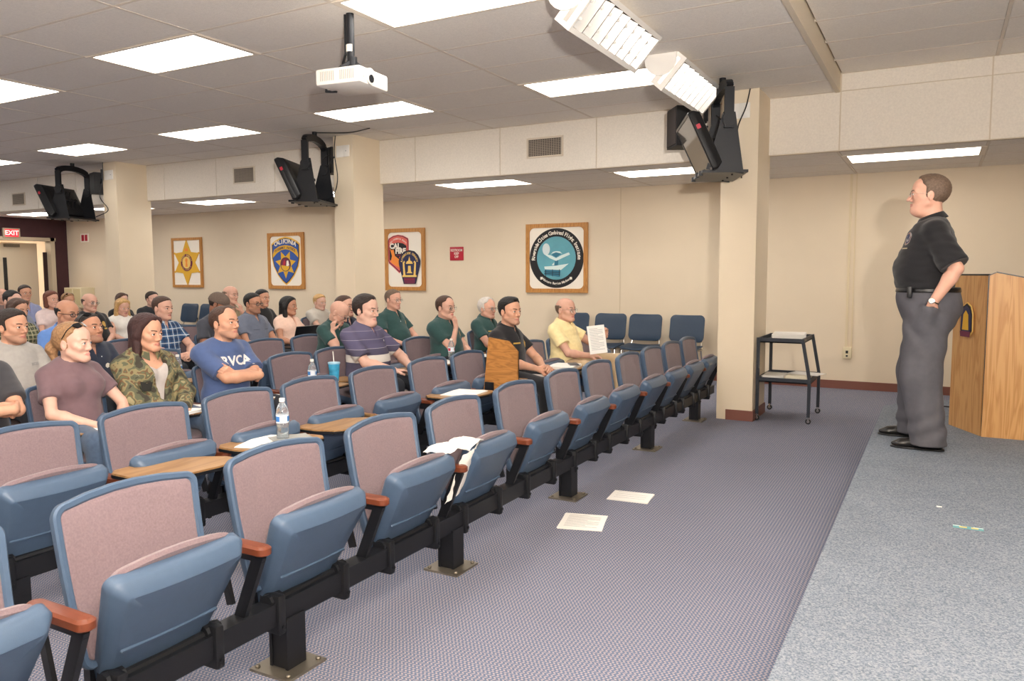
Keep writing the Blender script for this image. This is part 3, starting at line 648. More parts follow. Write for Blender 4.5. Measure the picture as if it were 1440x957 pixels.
# ------------------------------------------------------------------ televisions on ceiling mounts
SCREEN = mat('tv_screen_glass', '5a544e', .08, spec=.6); BEZ = mat('tv_bezel_silver', '8f8880', .3, metal=.4)
def tv(px_, py_, label, ang, z=ZC):
    t = thing('ceiling_television', label, 'television', (px_, py_, z+.14), rz=math.atan2(-.40, -.917)+ang, group='televisions hung from the ceiling'); t.scale = (1.12,)*3
    MB().tube([(0,0,-.125),(0,0,-.2)], .026, 12).build('pipe', BLACKM, t)
    yk = MB()
    pts = [(-.0, .30*math.cos(a)*1.02, -.2+.07*math.sin(a)-.07) for a in [PI*k/10 for k in range(11)]]
    for a, b in zip(pts[:-1], pts[1:]): yk.bar(a, b, .07, .05, up=(1,0,0))
    for s in (-1, 1): yk.bar((0, s*.305, -.26), (0, s*.305, -.56), .07, .03, up=(0,1,0))
    yk.build('yoke', BLACKM, t)
    for s in (-1, 1):
        Ms = Matrix.Rotation(PI/2, 4, 'X')
        MB().prism([(-.05,-.44),(.04,-.44),(.16,-.86),(-.12,-.9)], -s*.285-.006, -s*.285+.006, M=Ms).tube([(0,s*.27,-.5),(0,s*.325,-.5)], .05, 14).build('side_plate', BLACKM, t)
    sh = MB().box((-.17,-.31,-.89),(.17,.31,-.87), M=Matrix.Translation((.02,0,0)))
    for y in (-.2, 0, .2): sh.box((.17,y-.01,-.9),(.2,y+.01,-.865)).tube([(-.05,y,-.885),(-.05,y,-.9)], .008, 8)
    sh.build('shelf', BLACKM, t)
    hd = MB()
    for i in range(4): hd.bar((.06, -.12+.07*i, -.6), (.1, -.12+.07*i, -.82), .012, .02)
    hd.bar((.06,-.14,-.62),(.06,.12,-.62), .02, .02).bar((.1,-.14,-.8),(.1,.12,-.8), .02, .02).build('rear_bracket', BLACKM, t)
    Mt = Matrix.Translation((.20,0,-.66)) @ Matrix.Rotation(math.radians(25), 4, 'Y')
    tvb = MB().rloft(.74, .47, .02, [(.09,-.085),(.03,-.07),(.004,-.03),(0,-.02),(0,.012),(.006,.02),(.022,.02),(.024,.014)], M=Mt).build('tv_body', mat('tv_black_plastic', '1a1a1c', .28), t)
    MB().box((.0145,-.345,-.20),(.0155,.345,.21), M=Mt).build('screen', SCREEN, tvb)
    MB().box((.0145,-.345,-.222),(.021,.345,-.203), M=Mt).build('trim_strip', BEZ, tvb)
    for s in (-1, 1): pass
    MB().box((-.03,-.372,.09),(.0,-.3695,.125), M=Mt).box((-.03,.3695,.09),(.0,.372,.125), M=Mt).build('red_sticker', REDM, tvb)
    MB().box((-.025,-.372,.02),(-.005,-.3695,.07), M=Mt).build('white_sticker', EWHITE, tvb)
    cb = MB()
    for k in range(3): cb.tube([(.12,-.1+.08*k,-.5),(.17,-.12+.1*k,-.62),(.1,-.05+.06*k,-.74),(.14,.02*k,-.86)], .008, 6)
    cb.build('cables', DARKPL, t)
    return t
tv(-1.74, 7.02, 'television tilted on its ceiling mount by the nearest column, screen glimpsed', 0)
tv(-6.66, 7.2, 'black television seen from behind, hanging in front of the middle column', 0)
tv(-11.72, 7.35, 'black television seen from behind, hanging before the farthest column', .0)
def speaker(x, y, z, label, rz):
    t = thing('wall_speaker', label, 'speaker', (x, y, z), rz=rz)
    MB().prism([(-.11,-.13),(.11,-.1),(.11,.1),(-.11,.13)], -.16, .16).build('cabinet', mat('speaker_black', '1b1a1b', .6), t)
    MB().box((-.116,-.115,-.145),(-.11,.115,.145)).build('grille', mat('speaker_grille', '2c2523', .8, noise=.3, nscale=300), t)
    MB().bar((.1,0,.0),(.18,0,.06), .03, .03).bar((.18,0,.06),(.18,0,.2), .03, .03).build('bracket', BLACKM, t)
    return t
speaker(-2.2, 7.45, 2.80, 'black loudspeaker mounted left of the nearest column behind the television', math.radians(35)).scale = (1.15,)*3
speaker(-6.75, 7.68, 2.84, 'black loudspeaker behind the middle television beside its column', math.radians(-30))
speaker(-11.43, 7.6, 2.82, 'black loudspeaker on the far left column', math.radians(-25))
# hanging cables at the columns
def cable(pts, label):
    P = [Vector(p) for p in pts]; P = [P[0]*2-P[1]]+P+[P[-1]*2-P[-2]]; out = []
    for i in range(1, len(P)-2):
        for k in range(6):
            t = k/6; out.append(.5*((2*P[i])+(P[i+1]-P[i-1])*t+(2*P[i-1]-5*P[i]+4*P[i+1]-P[i+2])*t*t+(3*P[i]-P[i-1]-3*P[i+1]+P[i+2])*t**3))
    out.append(P[-2])
    return MB().tube(out, .006, 6).build('hanging_cable', DARKPL, label=label, cat='cable', group='black cables')
cable([(-1.61, 7.53, 3.12), (-1.64, 7.5, 2.95), (-1.7, 7.45, 2.75), (-1.68, 7.4, 2.5), (-1.62, 7.3, 2.28)], 'black cable dangling over the nearest column to the television shelf')
cable([(-1.86, 7.3, 2.86), (-1.76, 7.45, 2.76), (-1.7, 7.45, 2.7)], 'short black cable joining the long one on the nearest column')
cable([(-6.6, 7.5, 3.12), (-6.62, 7.5, 2.9), (-6.56, 7.48, 2.6), (-6.6, 7.45, 2.4), (-6.72, 7.4, 2.32)], 'black cable hanging down the middle column with a coil at its top')
cable([(-6.62, 7.5, 2.86), (-6.72, 7.48, 2.88), (-6.8, 7.46, 2.8), (-6.72, 7.48, 2.76), (-6.62, 7.5, 2.86)], 'small loop of black cable on the middle column')
cable([(-11.2, 7.5, 3.12), (-11.22, 7.5, 2.85), (-11.3, 7.5, 2.6), (-11.12, 7.5, 2.4), (-11.35, 7.45, 2.3)], 'black cable hanging down the farthest column')

cable([(-6.66, 7.2, 3.112), (-6.3, 7.4, 3.113), (-5.9, 7.3, 3.112)], 'thin black cable running along the ceiling from the middle television')
t = thing('wall_camera', 'small black camera on a bracket at the left side of the middle column', 'camera', (-6.72, 7.75, 2.28))
MB().box((-.03,-.09,-.04),(.03,.05,.03), M=Matrix.Rotation(.5,4,'X'), r=.008).build('body', DARKPL, t)
MB().bar((0,.02,-.02),(.04,.05,-.14), .04, .03).build('bracket', mat('camera_bracket', '6b5a4c', .6), t)
# ------------------------------------------------------------------ projector
t = thing('ceiling_projector', 'white video projector hanging on a black pipe from the ceiling', 'projector', (-3.45, 4.1, ZC))
MB().tube([(-.01,0,0),(-.01,0,-.3)], .026, 14).tube([(-.05,.0,0),(-.05,0,-.26)], .01, 8).build('pipe', BLACKM, t)
MB().tube([(-.012,-.001,-.2),(-.012,-.001,-.245)], .0275, 14).build('pipe_label', EWHITE, t)
MB().bar((0,0,-.3),(.08,.06,-.37), .03, .02).bar((0,0,-.3),(-.1,.06,-.37), .03, .02).bar((0,0,-.3),(-.02,-.1,-.37), .03, .02).tube([(0,0,-.28),(0,0,-.36)], .035, 12).build('mount_arms', BLACKM, t)
Mp = Matrix.Translation((.0,.0,-.43)) @ Matrix.Rotation(math.radians(6), 4, 'Z')
body = MB().box((-.17,-.17,-.055),(.17,.17,.05), M=Mp, r=.015).build('case', WHITEPL, t)
cv = MB().tube([(.12,-.05,-.0),(.178,-.05,-.0)], .052, 20, M=Mp).build('lens_recess', mat('projector_shade', 'd8d2c8', .5), body)
MB().tube([(.178,-.05,-.015),(.183,-.05,-.015)], .026, 16, M=Mp).build('lens', mat('lens_glass', '24262a', .05), body)
g = MB()
for i in range(8): g.box((-.13+.014*i,-.1725,-.03),(-.124+.014*i,-.17,.03), M=Mp).box((.02+.014*i,-.1725,-.03),(.026+.014*i,-.17,.03), M=Mp).box((.17,.03+.014*i,-.03),(.1725,.036+.014*i,.03), M=Mp)
g.box((.168,-.135,-.02),(.173,-.12,.025), M=Mp)
g.build('air_slots', mat('slot_grey', 'b5aea6', .6), body)['kind'] = 'stuff'
MB().tube([(-.05,0,-.24),(-.09,.01,-.32),(-.17,.02,-.36),(-.22,.0,-.42),(-.21,-.02,-.48),(-.17,-.02,-.485),(-.12,-.02,-.49)], .009, 8).build('cable', DARKPL, t)

# ------------------------------------------------------------------ tilted stage-wash fixtures
def fixture(y0, y1, label):
    t = thing('stage_light_fixture', label, 'light fixture', (-1.885, (y0+y1)/2, 2.965), group='tilted louvred fixtures aimed at the stage')
    L_ = (y1-y0)/2; Mx = Matrix.Rotation(math.radians(-48), 4, 'Y')      # local x: across (up to the right), z: normal pointing away from the opening
    Wd = .15
    MB().box((-Wd,-L_,-.02),(-Wd+.03,L_,.1), M=Mx).box((Wd-.03,-L_,-.02),(Wd,L_,.1), M=Mx).box((-Wd+.03,-L_,-.02),(Wd-.03,-L_+.02,.1), M=Mx).box((-Wd+.03,L_-.02,-.02),(Wd-.03,L_,.1), M=Mx).box((-Wd+.03,-L_+.02,.085),(Wd-.03,L_-.02,.1), M=Mx).build('housing', WHITEPL, t)
    lm = MB()
    for i in range(9):
        y = -L_+.02+(2*L_-.04)*i/8
        lm.add([(-Wd+.03,y-.004,-.018),(Wd-.03,y-.004,-.018),(Wd-.03,y+.004,-.018),(-Wd+.03,y+.004,-.018),(-Wd+.03,y-.03,.045),(Wd-.03,y-.03,.045),(Wd-.03,y+.03,.045),(-Wd+.03,y+.03,.045)], [(0,1,2,3),(0,4,5,1),(2,6,7,3)], 0, M=Mx)
    lm.box((-Wd+.03,-L_+.02,.05),(Wd-.03,L_-.02,.056), M=Mx)
    lm.build('louvre', mat('mirror_louvre', '8f8b86', .3, metal=.7), t)
    for x in (-.06, .06): MB().tube([(x,-L_+.03,.035),(x,L_-.03,.035)], .013, 10, M=Mx).build('lamp_tube', mat('tube_white', 'f4efe6', .3, emit='fff4e6', estr=.12), t)
    MB().prism([(.13*math.cos(a), .13*math.sin(a)) for a in [2*PI*k/20 for k in range(20)]], 0, .012, M=Matrix.Translation((-.09,-L_-.0,.12)) @ Matrix.Rotation(0, 4, 'X') @ Matrix.Rotation(PI/2, 4, 'X')).build('end_bracket', WHITEPL, t)
    MB().bar((-.02,-L_*.6,.05),(-.02,-L_*.6,ZC-2.965), .03, .03).bar((-.02,L_*.6,.05),(-.02,L_*.6,ZC-2.965), .03, .03).build('hanger', WHITEPL, t)
fixture(4.28, 5.42, 'near tilted fluorescent fixture with mirror louvres at the ceiling, top of the picture')
fixture(6.02, 7.18, 'far tilted fluorescent fixture with mirror louvres, beside the television mount')

# ------------------------------------------------------------------ utility cart
t = thing('utility_cart', 'black metal two-shelf cart on casters beside the nearest column', 'cart', (-1.27, 7.98, 0))
CT = mat('cart_dark_paint', '272c35', .45)
for z, x1, nm in ((.8, .17, 'top_shelf'), (.42, .24, 'lower_shelf')):
    MB().box((-.24,-.33,z-.045),(x1,.33,z-.035)).box((-.24,-.33,z-.045),(x1,-.318,z)).box((-.24,.318,z-.045),(x1,.33,z)).box((-.24,-.318,z-.045),(-.228,.318,z)).box((x1-.012,-.318,z-.045),(x1,.318,z)).build(nm, CT, t)
for x, y in ((-.235,-.325),(-.235,.325),(.235,-.325),(.235,.325)):
    l = MB()
    if x < 0: l.box((x-.014,y-.014,.06),(x+.014,y+.014,.8))
    else: l.box((x-.014,y-.014,.06),(x+.014,y+.014,.42)).bar((.165,y,.8),(x,y,.42), .028, .028)
    l.build('leg', CT, t)
    w = MB().tube([(x,y-.012,.026),(x,y+.012,.026)], .026, 14, mi=0).tube([(x,y-.014,.026),(x,y+.014,.026)], .014, 10, mi=1).box((x-.008,y-.017,.03),(x+.008,y+.017,.065), mi=1)
    w.build('caster', [DARKPL, CHROME], t)
def sheets(name, label, cat, loc, rz, w, h, n=1, th=.002, mats=None, curl=0, group=None, lines=0):
    mb = MB()
    for k in range(n):
        a = random.uniform(-.06, .06)*(n > 1); c, s = math.cos(a), math.sin(a); N = 6
        vs = []; z0 = k*th*1.2
        for i in range(N+1):
            for j in (0, 1):
                x, y = -w/2+w*i/N, -h/2+h*j
                vs.append((x*c-y*s, x*s+y*c, z0+curl*((i/N-.5)*2)**4*(1 if j else .4)))
        nv = len(vs); vs += [(p[0], p[1], p[2]+th) for p in vs]
        fs = []
        for i in range(N): a_ = 2*i; fs += [(a_, a_+1, a_+3, a_+2), (nv+a_, nv+a_+2, nv+a_+3, nv+a_+1), (a_, a_+2, nv+a_+2, nv+a_), (a_+1, nv+a_+1, nv+a_+3, a_+3)]
        fs += [(0, nv, nv+1, 1), (2*N, 2*N+1, nv+2*N+1, nv+2*N)]
        mb.add(vs, fs, 0, False)
    zt = (n-1)*th*1.2+th+.0006
    for k in range(lines):
        y = h*.38-k*h*.8/lines; mb.box((-w*.38, y, zt), (w*(.38 if k % 4 else .1), y+h*.012, zt+.0002), 1)
    o = mb.build(name, [mats or PAPER, PRINT], None, loc=loc, rot=(0, 0, rz)); o['label'] = label; o['category'] = cat
    if group: o['group'] = group
    return o
sheets('paper_stack', 'thick stack of white papers on top of the black cart', 'papers', (-1.28, 8.0, .768), .15, .3, .42, n=12, th=.004)
sheets('loose_sheet', 'creamy sheet lying under the papers on the cart top', 'paper', (-1.3, 7.82, .757), -.1, .3, .24, n=2, th=.002, mats=mat('manila', 'e2d3a4', .8))
sheets('paper_stack', 'left stack of white papers on the lower cart shelf', 'papers', (-1.38, 7.85, .386), 0, .19, .3, n=9, th=.0045)
sheets('paper_stack', 'right stack of cream papers on the lower cart shelf', 'papers', (-1.16, 7.85, .386), 0, .2, .3, n=10, th=.0045, mats=mat('cream_paper', 'e9dfc8', .8))
sheets('envelope', 'white envelope sticking out over the right side of the lower cart shelf', 'envelope', (-1.1, 7.92, .444), -.25, .3, .22, n=1, th=.004)

# ------------------------------------------------------------------ lectern on the stage
t = thing('lectern', 'oak-faced lectern with black edging on the stage behind the speaker', 'lectern', (.30, 6.29, ST))
LZ = 1.145
p = [(0,0,0),(.62,0.09,0),(.62,.09,LZ-.26),(.05,.008,LZ),(.0,0,LZ-.03)]
def slab(pts, d, mb, mi=0):
    n = len(pts); vs = [tuple(q) for q in pts]+[(q[0]+d[0], q[1]+d[1], q[2]+d[2]) for q in pts]
    mb.add(vs, [list(range(n)), [n+i for i in range(n)][::-1]]+[(i, n+i, n+(i+1)%n, (i+1)%n) for i in range(n)], mi); return mb
# near side panel (faces the camera), slopes down to the right
slab([(-.005,.0,0),(.95,.0,0),(.95,.0,LZ-.20),(.04,.0,LZ),(.0,0,LZ-.02)], (0,.02,0), MB()).build('near_side_panel', OAK, t)
slab([(-.007,.004,0),(.0,.004,0),(.0,.004,LZ-.015),(-.007,.004,LZ-.025)], (0,.02,0), slab([(.04,.004,LZ+.006),(-.004,.004,LZ-.015),(-.004,.004,LZ-.02),(.04,.004,LZ-.005)], (0,.02,0), slab([(.04,.004,LZ-.002),(.95,.004,LZ-.202),(.95,.004,LZ-.192),(.04,.004,LZ+.008)], (0,.02,0), MB()))).build('black_edging', DARKPL, t)
# front panel (faces the audience) set back at an angle
slab([(-.012,.02,0),(-.20,.40,0),(-.20,.40,LZ-.02),(-.012,.02,LZ-.02)], (.02,.01,0), MB()).build('front_panel', OAK, t)
slab([(-.014,.02,LZ-.02),(-.20,.40,LZ-.02),(-.20,.40,LZ-.008),(-.014,.02,LZ-.008)], (.02,.01,0), MB()).build('front_edging', DARKPL, t)
slab([(-.20,.42,0),(.95,.42,0),(.95,.42,LZ-.2),(-.20,.42,LZ-.02)], (0,.02,0), MB()).build('far_side_panel', OAK, t)
slab([(-.0,.02,LZ-.07),(.94,.02,LZ-.27),(.94,.42,LZ-.27),(-.19,.42,LZ-.07)], (0,0,-.02), MB()).build('sloped_top', OAK, t)
# emblem on the front panel
eo = [(0,.13),(.05,.105),(.075,.05),(.08,-.08),(.04,-.115),(-.04,-.115),(-.08,-.08),(-.075,.05),(-.05,.105)]
sheets('notes', 'white sheets lying on the lectern top at the right edge of the picture', 'papers', (.62, 6.45, ST+LZ-.135), .0, .22, .28, n=2).rotation_euler = (0, math.atan(.2/.91), 0)
# speaker's clip-on emblem board hanging at the lectern front
ebo = MB()
for k, y, mi in ((1.0, 0, 0), (.93, -.003, 1), (.8, -.006, 2)): ebo.prism([(x*k, z*k) for x, z in eo], -y, -y+.006, mi, M=Matrix.Rotation(PI/2, 4, 'X'))
for q in ([(-.04,-.07),(.04,-.07),(.03,.04),(0,.07),(-.03,.04)],): ebo.prism(q, .012, .015, 3, M=Matrix.Rotation(PI/2, 4, 'X'))
ebo.prism([(-.06,-.12),(.06,-.12),(.07,-.08),(-.07,-.08)], .012, .015, 4, M=Matrix.Rotation(PI/2, 4, 'X'))
eb = ebo.build('emblem', [EGOLD2, EBLACK, NAVY, GOLD, EMAR], t)
eb.location = (-.115, .2, LZ-.34); eb.rotation_euler = (0, 0, math.atan2(.38, -.188)+PI)

# ------------------------------------------------------------------ things on the floor, tablets and stage
sheets('handout', 'nearer white handout lying on the carpet in the aisle', 'paper', (-1.74, 4.0, .001), .25, .25, .28, n=2, lines=10)
sheets('handout', 'farther white handout lying on the carpet in the aisle', 'paper', (-1.67, 4.6, .001), .12, .26, .21, n=3, lines=4)
tp = MB().box((-.06,-.02,0),(.06,.02,.0015), 0).box((-.035,-.008,.0015),(-.005,.008,.002), 1).box((.012,-.008,.0015),(.04,.008,.002), 1).box((-.06,.008,.0015),(-.03,.018,.002), 2).box((.02,.008,.0015),(.06,.016,.002), 2)
tp.build('sticker_scrap', [mat('scrap_teal', '5f9aa0', .6), mat('scrap_yellow', 'e2bf62', .6), mat('scrap_pale', 'c8dcdc', .6)], loc=(.155, 3.99, ST), label='small teal and yellow paper scrap on the stage carpet', cat='scrap')
MB().box((-.012,-.006,0),(.012,.006,.003)).build('lint_scrap', PAPER, loc=(.04, 4.29, ST), label='tiny white speck of paper on the stage carpet', cat='scrap')
cable([(-.19, 7.7, ST+.006), (-.2, 7.66, ST+.05), (-.16, 7.64, ST+.05), (-.14, 7.6, ST+.008), (.3, 7.5, ST+.006)], 'small loop of black cord on the far stage edge behind the speaker')
BX = ROWX['B']
sheets('papers', 'white papers on the tablet under the water bottle in the second row', 'papers', (BX+.24, 2.86, .557), .35, .22, .30, n=3, lines=6)
sheets('magazine', 'grey printed leaflet overlapping the papers beside the bottle in the second row', 'leaflet', (BX+.3, 2.96, .566), -.5, .16, .2, n=1, mats=mat('leaflet_grey', '9a9994', .6))
sheets('papers', 'papers on the second-row tablet in front of the upright wooden board', 'papers', (BX+.26, 4.72, .557), .1, .24, .30, n=3)
sheets('papers', 'papers on the tablet before the man in the black polo', 'papers', (BX+.25, 5.87, .557), .1, .22, .30, n=3)
sheets('papers', 'stack of papers on the tablet before the empty seat beside the yellow-shirt man', 'papers', (BX+.25, 6.45, .557), .15, .24, .32, n=7, th=.003)
sheets('phone_case', 'dark object lying on the papers beside the yellow-shirt man', 'phone', (BX+.32, 6.5, .584), .6, .08, .15, n=1, th=.01, mats=mat('dark_grey_case', '5c5c60', .5))
CX = ROWX['C']
sheets('papers', 'papers on the tablet in front of the woman in the mauve-brown tee', 'papers', (CX+.33, 2.72, .557), .1, .17, .24, n=3)
sheets('papers', 'papers on the tablet in front of the woman in the camouflage jacket', 'papers', (CX+.31, 3.3, .557), .1, .2, .26, n=5, th=.003)
sheets('papers', 'papers on the tablet in front of the blue-tee man', 'papers', (CX+.31, 3.9, .557), .1, .2, .26, n=3)
sheets('papers', 'papers on the tablet by the water bottle in front of the chin-resting man', 'papers', (CX+.26, 6.33, .557), .1, .22, .3, n=3)
sheets('papers', 'papers on the tablet in front of the green-polo man with hand on chin', 'papers', (CX+.27, 6.95, .557), .1, .2, .26, n=4)
sheets('papers', 'small sheet under the hand of the striped-polo man', 'paper', (CX+.37, 5.3, .557), .5, .1, .14, n=1)
def bottle(loc, label, lblue=True):
    t = thing('water_bottle', label, 'bottle', loc, group='clear plastic water bottles')
    pr = [(.024,0),(.031,.004),(.032,.02),(.029,.03),(.032,.045),(.029,.06),(.032,.075),(.0325,.08),(.0325,.135),(.031,.15),(.024,.175),(.013,.192),(.0125,.2)]
    MB().lathe(pr, 20).build('bottle_body', BOTTLE, t)
    MB().lathe([(r*.93, z*.98+.002) for r, z in pr[:8]], 20).build('water', WATER, t)
    MB().lathe([(.0145,.198),(.0145,.214),(.013,.216)], 14).build('cap', WHITEPL, t)
    lb = MB().lathe([(.0332,.088),(.0332,.13)], 20, 0)
    lb.build('label_band', mat('label_white', 'dfe6ee', .5), t)
    bm = MB()
    for a0 in (0, PI*.66, PI*1.33):
        vs = []; n = 6
        for i in range(n+1):
            a = a0+.9*i/n; vs += [(.0338*math.cos(a), .0338*math.sin(a), .096), (.0338*math.cos(a), .0338*math.sin(a), .123)]
        bm.add(vs, [(2*i, 2*i+2, 2*i+3, 2*i+1) for i in range(n)])
    bm.build('label_print', mat('label_blue', '3d7bc0', .5) if lblue else mat('label_red', 'b83550', .5), t)
bottle((BX+.27, 2.93, .564), 'water bottle with a blue label on the second-row tablet, nearest one')
bottle((CX+.27, 4.45, .556), 'blue-labelled water bottle left of the blue cup by the striped-polo man')
bottle((CX+.24, 6.44, .563), 'water bottle with a red label before the green-polo man with hand on chin', False)
bottle((ROWX['D']+.27, 4.2, .556), 'water bottle on a tablet between the camouflage jacket and the blue tee')
t = thing('paper_cup', 'tall blue and white paper cup with a white straw left of the striped-polo man', 'cup', (CX+.25, 4.72, .556))
cm = mat('cup_blue', '3d9cc4', .45, noise=.45, nscale=14)
MB().lathe([(.034,0),(.046,.155)], 24).build('cup_body', cm, t)
MB().lathe([(.0335,.0),(.036,.012)], 24).build('cup_base', EWHITE, t)
MB().lathe([(.047,.15),(.049,.155),(.049,.162),(.045,.165),(.03,.166)], 24).build('lid', mat('lid_blue', '9cc7dc', .3), t)
MB().tube([(.0,0,.16),(-.012,.004,.25)], .004, 8).build('straw', WHITEPL, t)
# crumpled papers in the front row
def crumple(label, loc, W_, D_, seed, drape):
    rnd = random.Random(seed); N = 14; vs = []
    for i in range(N+1):
        for j in range(N+1):
            u, v = i/N, j/N; x, y, z = drape(u, v)
            vs.append((x+rnd.uniform(-1,1)*.003, y+rnd.uniform(-1,1)*.002, z+rnd.uniform(-1,1)*.004))
    n = len(vs); vs += [(a+.003, b, c+.003) for a, b, c in vs]
    fs = []
    for i in range(N):
        for j in range(N):
            a = i*(N+1)+j; fs += [(a, a+1, a+N+2, a+N+1), (n+a, n+a+N+1, n+a+N+2, n+a+1)]
    for i in range(N):
        for e1, e2 in ((i, i+1), (N*(N+1)+i, N*(N+1)+i+1), (i*(N+1), (i+1)*(N+1)), (i*(N+1)+N, (i+1)*(N+1)+N)): fs.append((e1, e2, n+e2, n+e1))
    o = MB().add(vs, fs, 0, True).build('crumpled_papers', mat('crumpled_paper', 'eee9e0', .75), loc=loc); o['label'] = label; o['category'] = 'papers'
    return o
AX = ROWX['A']
crumple('crumpled white paper bag lying over the folded seat in the front row', (AX-.0, 2.90, .585), .2, .3, 3, lambda u, v: (-.05+.16*u, .02+.28*v, .03*math.sin(u*PI)*math.sin(v*PI)+.015*math.sin(v*9)+.01+.01*u))
crumple('white sheet hanging down between two folded front-row seats', (AX+.06, 3.05, .55), .1, .3, 5, lambda u, v: (.04-.06*v+.02*math.sin(u*3), .15*u-.03-.06*v, -.22*v+.05*u+.02))
# ------------------------------------------------------------------ people: signed-distance bodies meshed with surface nets
F32 = np.float32
def nets(fn, lo, hi, h):
    lo = np.array(lo, float); hi = np.array(hi, float)
    n = np.maximum(3, np.ceil((hi-lo)/h).astype(int)+1)
    ax = [lo[i]+h*np.arange(n[i]) for i in range(3)]
    G = np.stack(np.meshgrid(*ax, indexing='ij'), -1).reshape(-1, 3).astype(F32)
    D = fn(G).reshape(n).astype(F32)
    D[0], D[-1] = np.maximum(D[0], .001), np.maximum(D[-1], .001)
    D[:, 0], D[:, -1] = np.maximum(D[:, 0], .001), np.maximum(D[:, -1], .001)
    D[:, :, 0], D[:, :, -1] = np.maximum(D[:, :, 0], .001), np.maximum(D[:, :, -1], .001)
    S = D < 0
    c = np.zeros(tuple(n-1), np.int8)
    for a in (0, 1):
        for b in (0, 1):
            for d in (0, 1): c += S[a:n[0]-1+a, b:n[1]-1+b, d:n[2]-1+d]
    act = np.argwhere((c > 0) & (c < 8))
    if len(act) == 0: return np.zeros((0, 3)), np.zeros((0, 4), int)
    idx = -np.ones(tuple(n-1), np.int64); idx[tuple(act.T)] = np.arange(len(act))
    acc = np.zeros((len(act), 3)); cnt = np.zeros(len(act))
    cor = [(a, b, d) for a in (0, 1) for b in (0, 1) for d in (0, 1)]
    V = {q: D[act[:, 0]+q[0], act[:, 1]+q[1], act[:, 2]+q[2]] for q in cor}
    for i, p in enumerate(cor):
        for q in cor[i+1:]:
            if sum(abs(p[k]-q[k]) for k in range(3)) != 1: continue
            a, b = V[p], V[q]; m_ = (a < 0) != (b < 0)
            t = np.where(m_, a/np.where(m_, a-b, 1), 0)
            for k in range(3): acc[:, k] += np.where(m_, p[k]+(q[k]-p[k])*t, 0)
            cnt += m_
    P = lo+(act+acc/cnt[:, None])*h
    Q = []
    for k in range(3):
        a = [slice(0, n[0]), slice(0, n[1]), slice(0, n[2])]; b = list(a)
        a[k] = slice(0, n[k]-1); b[k] = slice(1, n[k])
        A, B_ = S[tuple(a)], S[tuple(b)]
        e = np.argwhere(A != B_); k1, k2 = (k+1) % 3, (k+2) % 3
        e = e[(e[:, k1] > 0) & (e[:, k2] > 0) & (e[:, k1] < n[k1]-1) & (e[:, k2] < n[k2]-1)]
        if len(e) == 0: continue
        ins = A[tuple(e.T)]
        def at(d1, d2):
            w = e.copy(); w[:, k1] += d1; w[:, k2] += d2; return idx[tuple(w.T)]
        q = np.stack([at(-1, -1), at(0, -1), at(0, 0), at(-1, 0)], 1)
        q[~ins] = q[~ins][:, ::-1]
        Q.append(q)
    return P, np.concatenate(Q)
def seg(P, a, b, ra, rb):
    a = np.array(a, F32); b = np.array(b, F32); d = b-a; L2 = float(d@d)+1e-9
    t = np.clip(((P-a)@d)/L2, 0, 1)
    return np.sqrt((((P-a)-t[:, None]*d)**2).sum(1)) - (ra+(rb-ra)*t)
def ell(P, c, r):
    q = (P-np.array(c, F32))/np.array(r, F32); k0 = np.sqrt((q**2).sum(1)); k1 = np.sqrt(((q/np.array(r, F32))**2).sum(1))+1e-9
    return k0*(k0-1)/k1
def smin(a, b, k):
    h = np.clip(.5+.5*(b-a)/k, 0, 1); return b+(a-b)*h-k*h*(1-h)
def smax(a, b, k): return -smin(-a, -b, k)
def mesh_from(name, parts, mats, matfn=None):
    V = []; Fc = []; o = 0
    for P, Q in parts:
        if len(P) == 0: continue
        V.append(P); Fc.append(Q+o); o += len(P)
    V = np.concatenate(V); Q = np.concatenate(Fc)
    me = bpy.data.meshes.new(name); me.vertices.add(len(V)); me.vertices.foreach_set('co', V.astype(F32).ravel())
    me.loops.add(len(Q)*4); me.loops.foreach_set('vertex_index', Q.astype(np.int32).ravel())
    me.polygons.add(len(Q)); me.polygons.foreach_set('loop_start', np.arange(0, len(Q)*4, 4, dtype=np.int32))
    me.polygons.foreach_set('use_smooth', np.ones(len(Q), bool))
    for m_ in mats: me.materials.append(m_)
    if matfn is not None: me.polygons.foreach_set('material_index', matfn(V[Q].mean(1)).astype(np.int32))
    me.update(calc_edges=True); me.validate(); return me

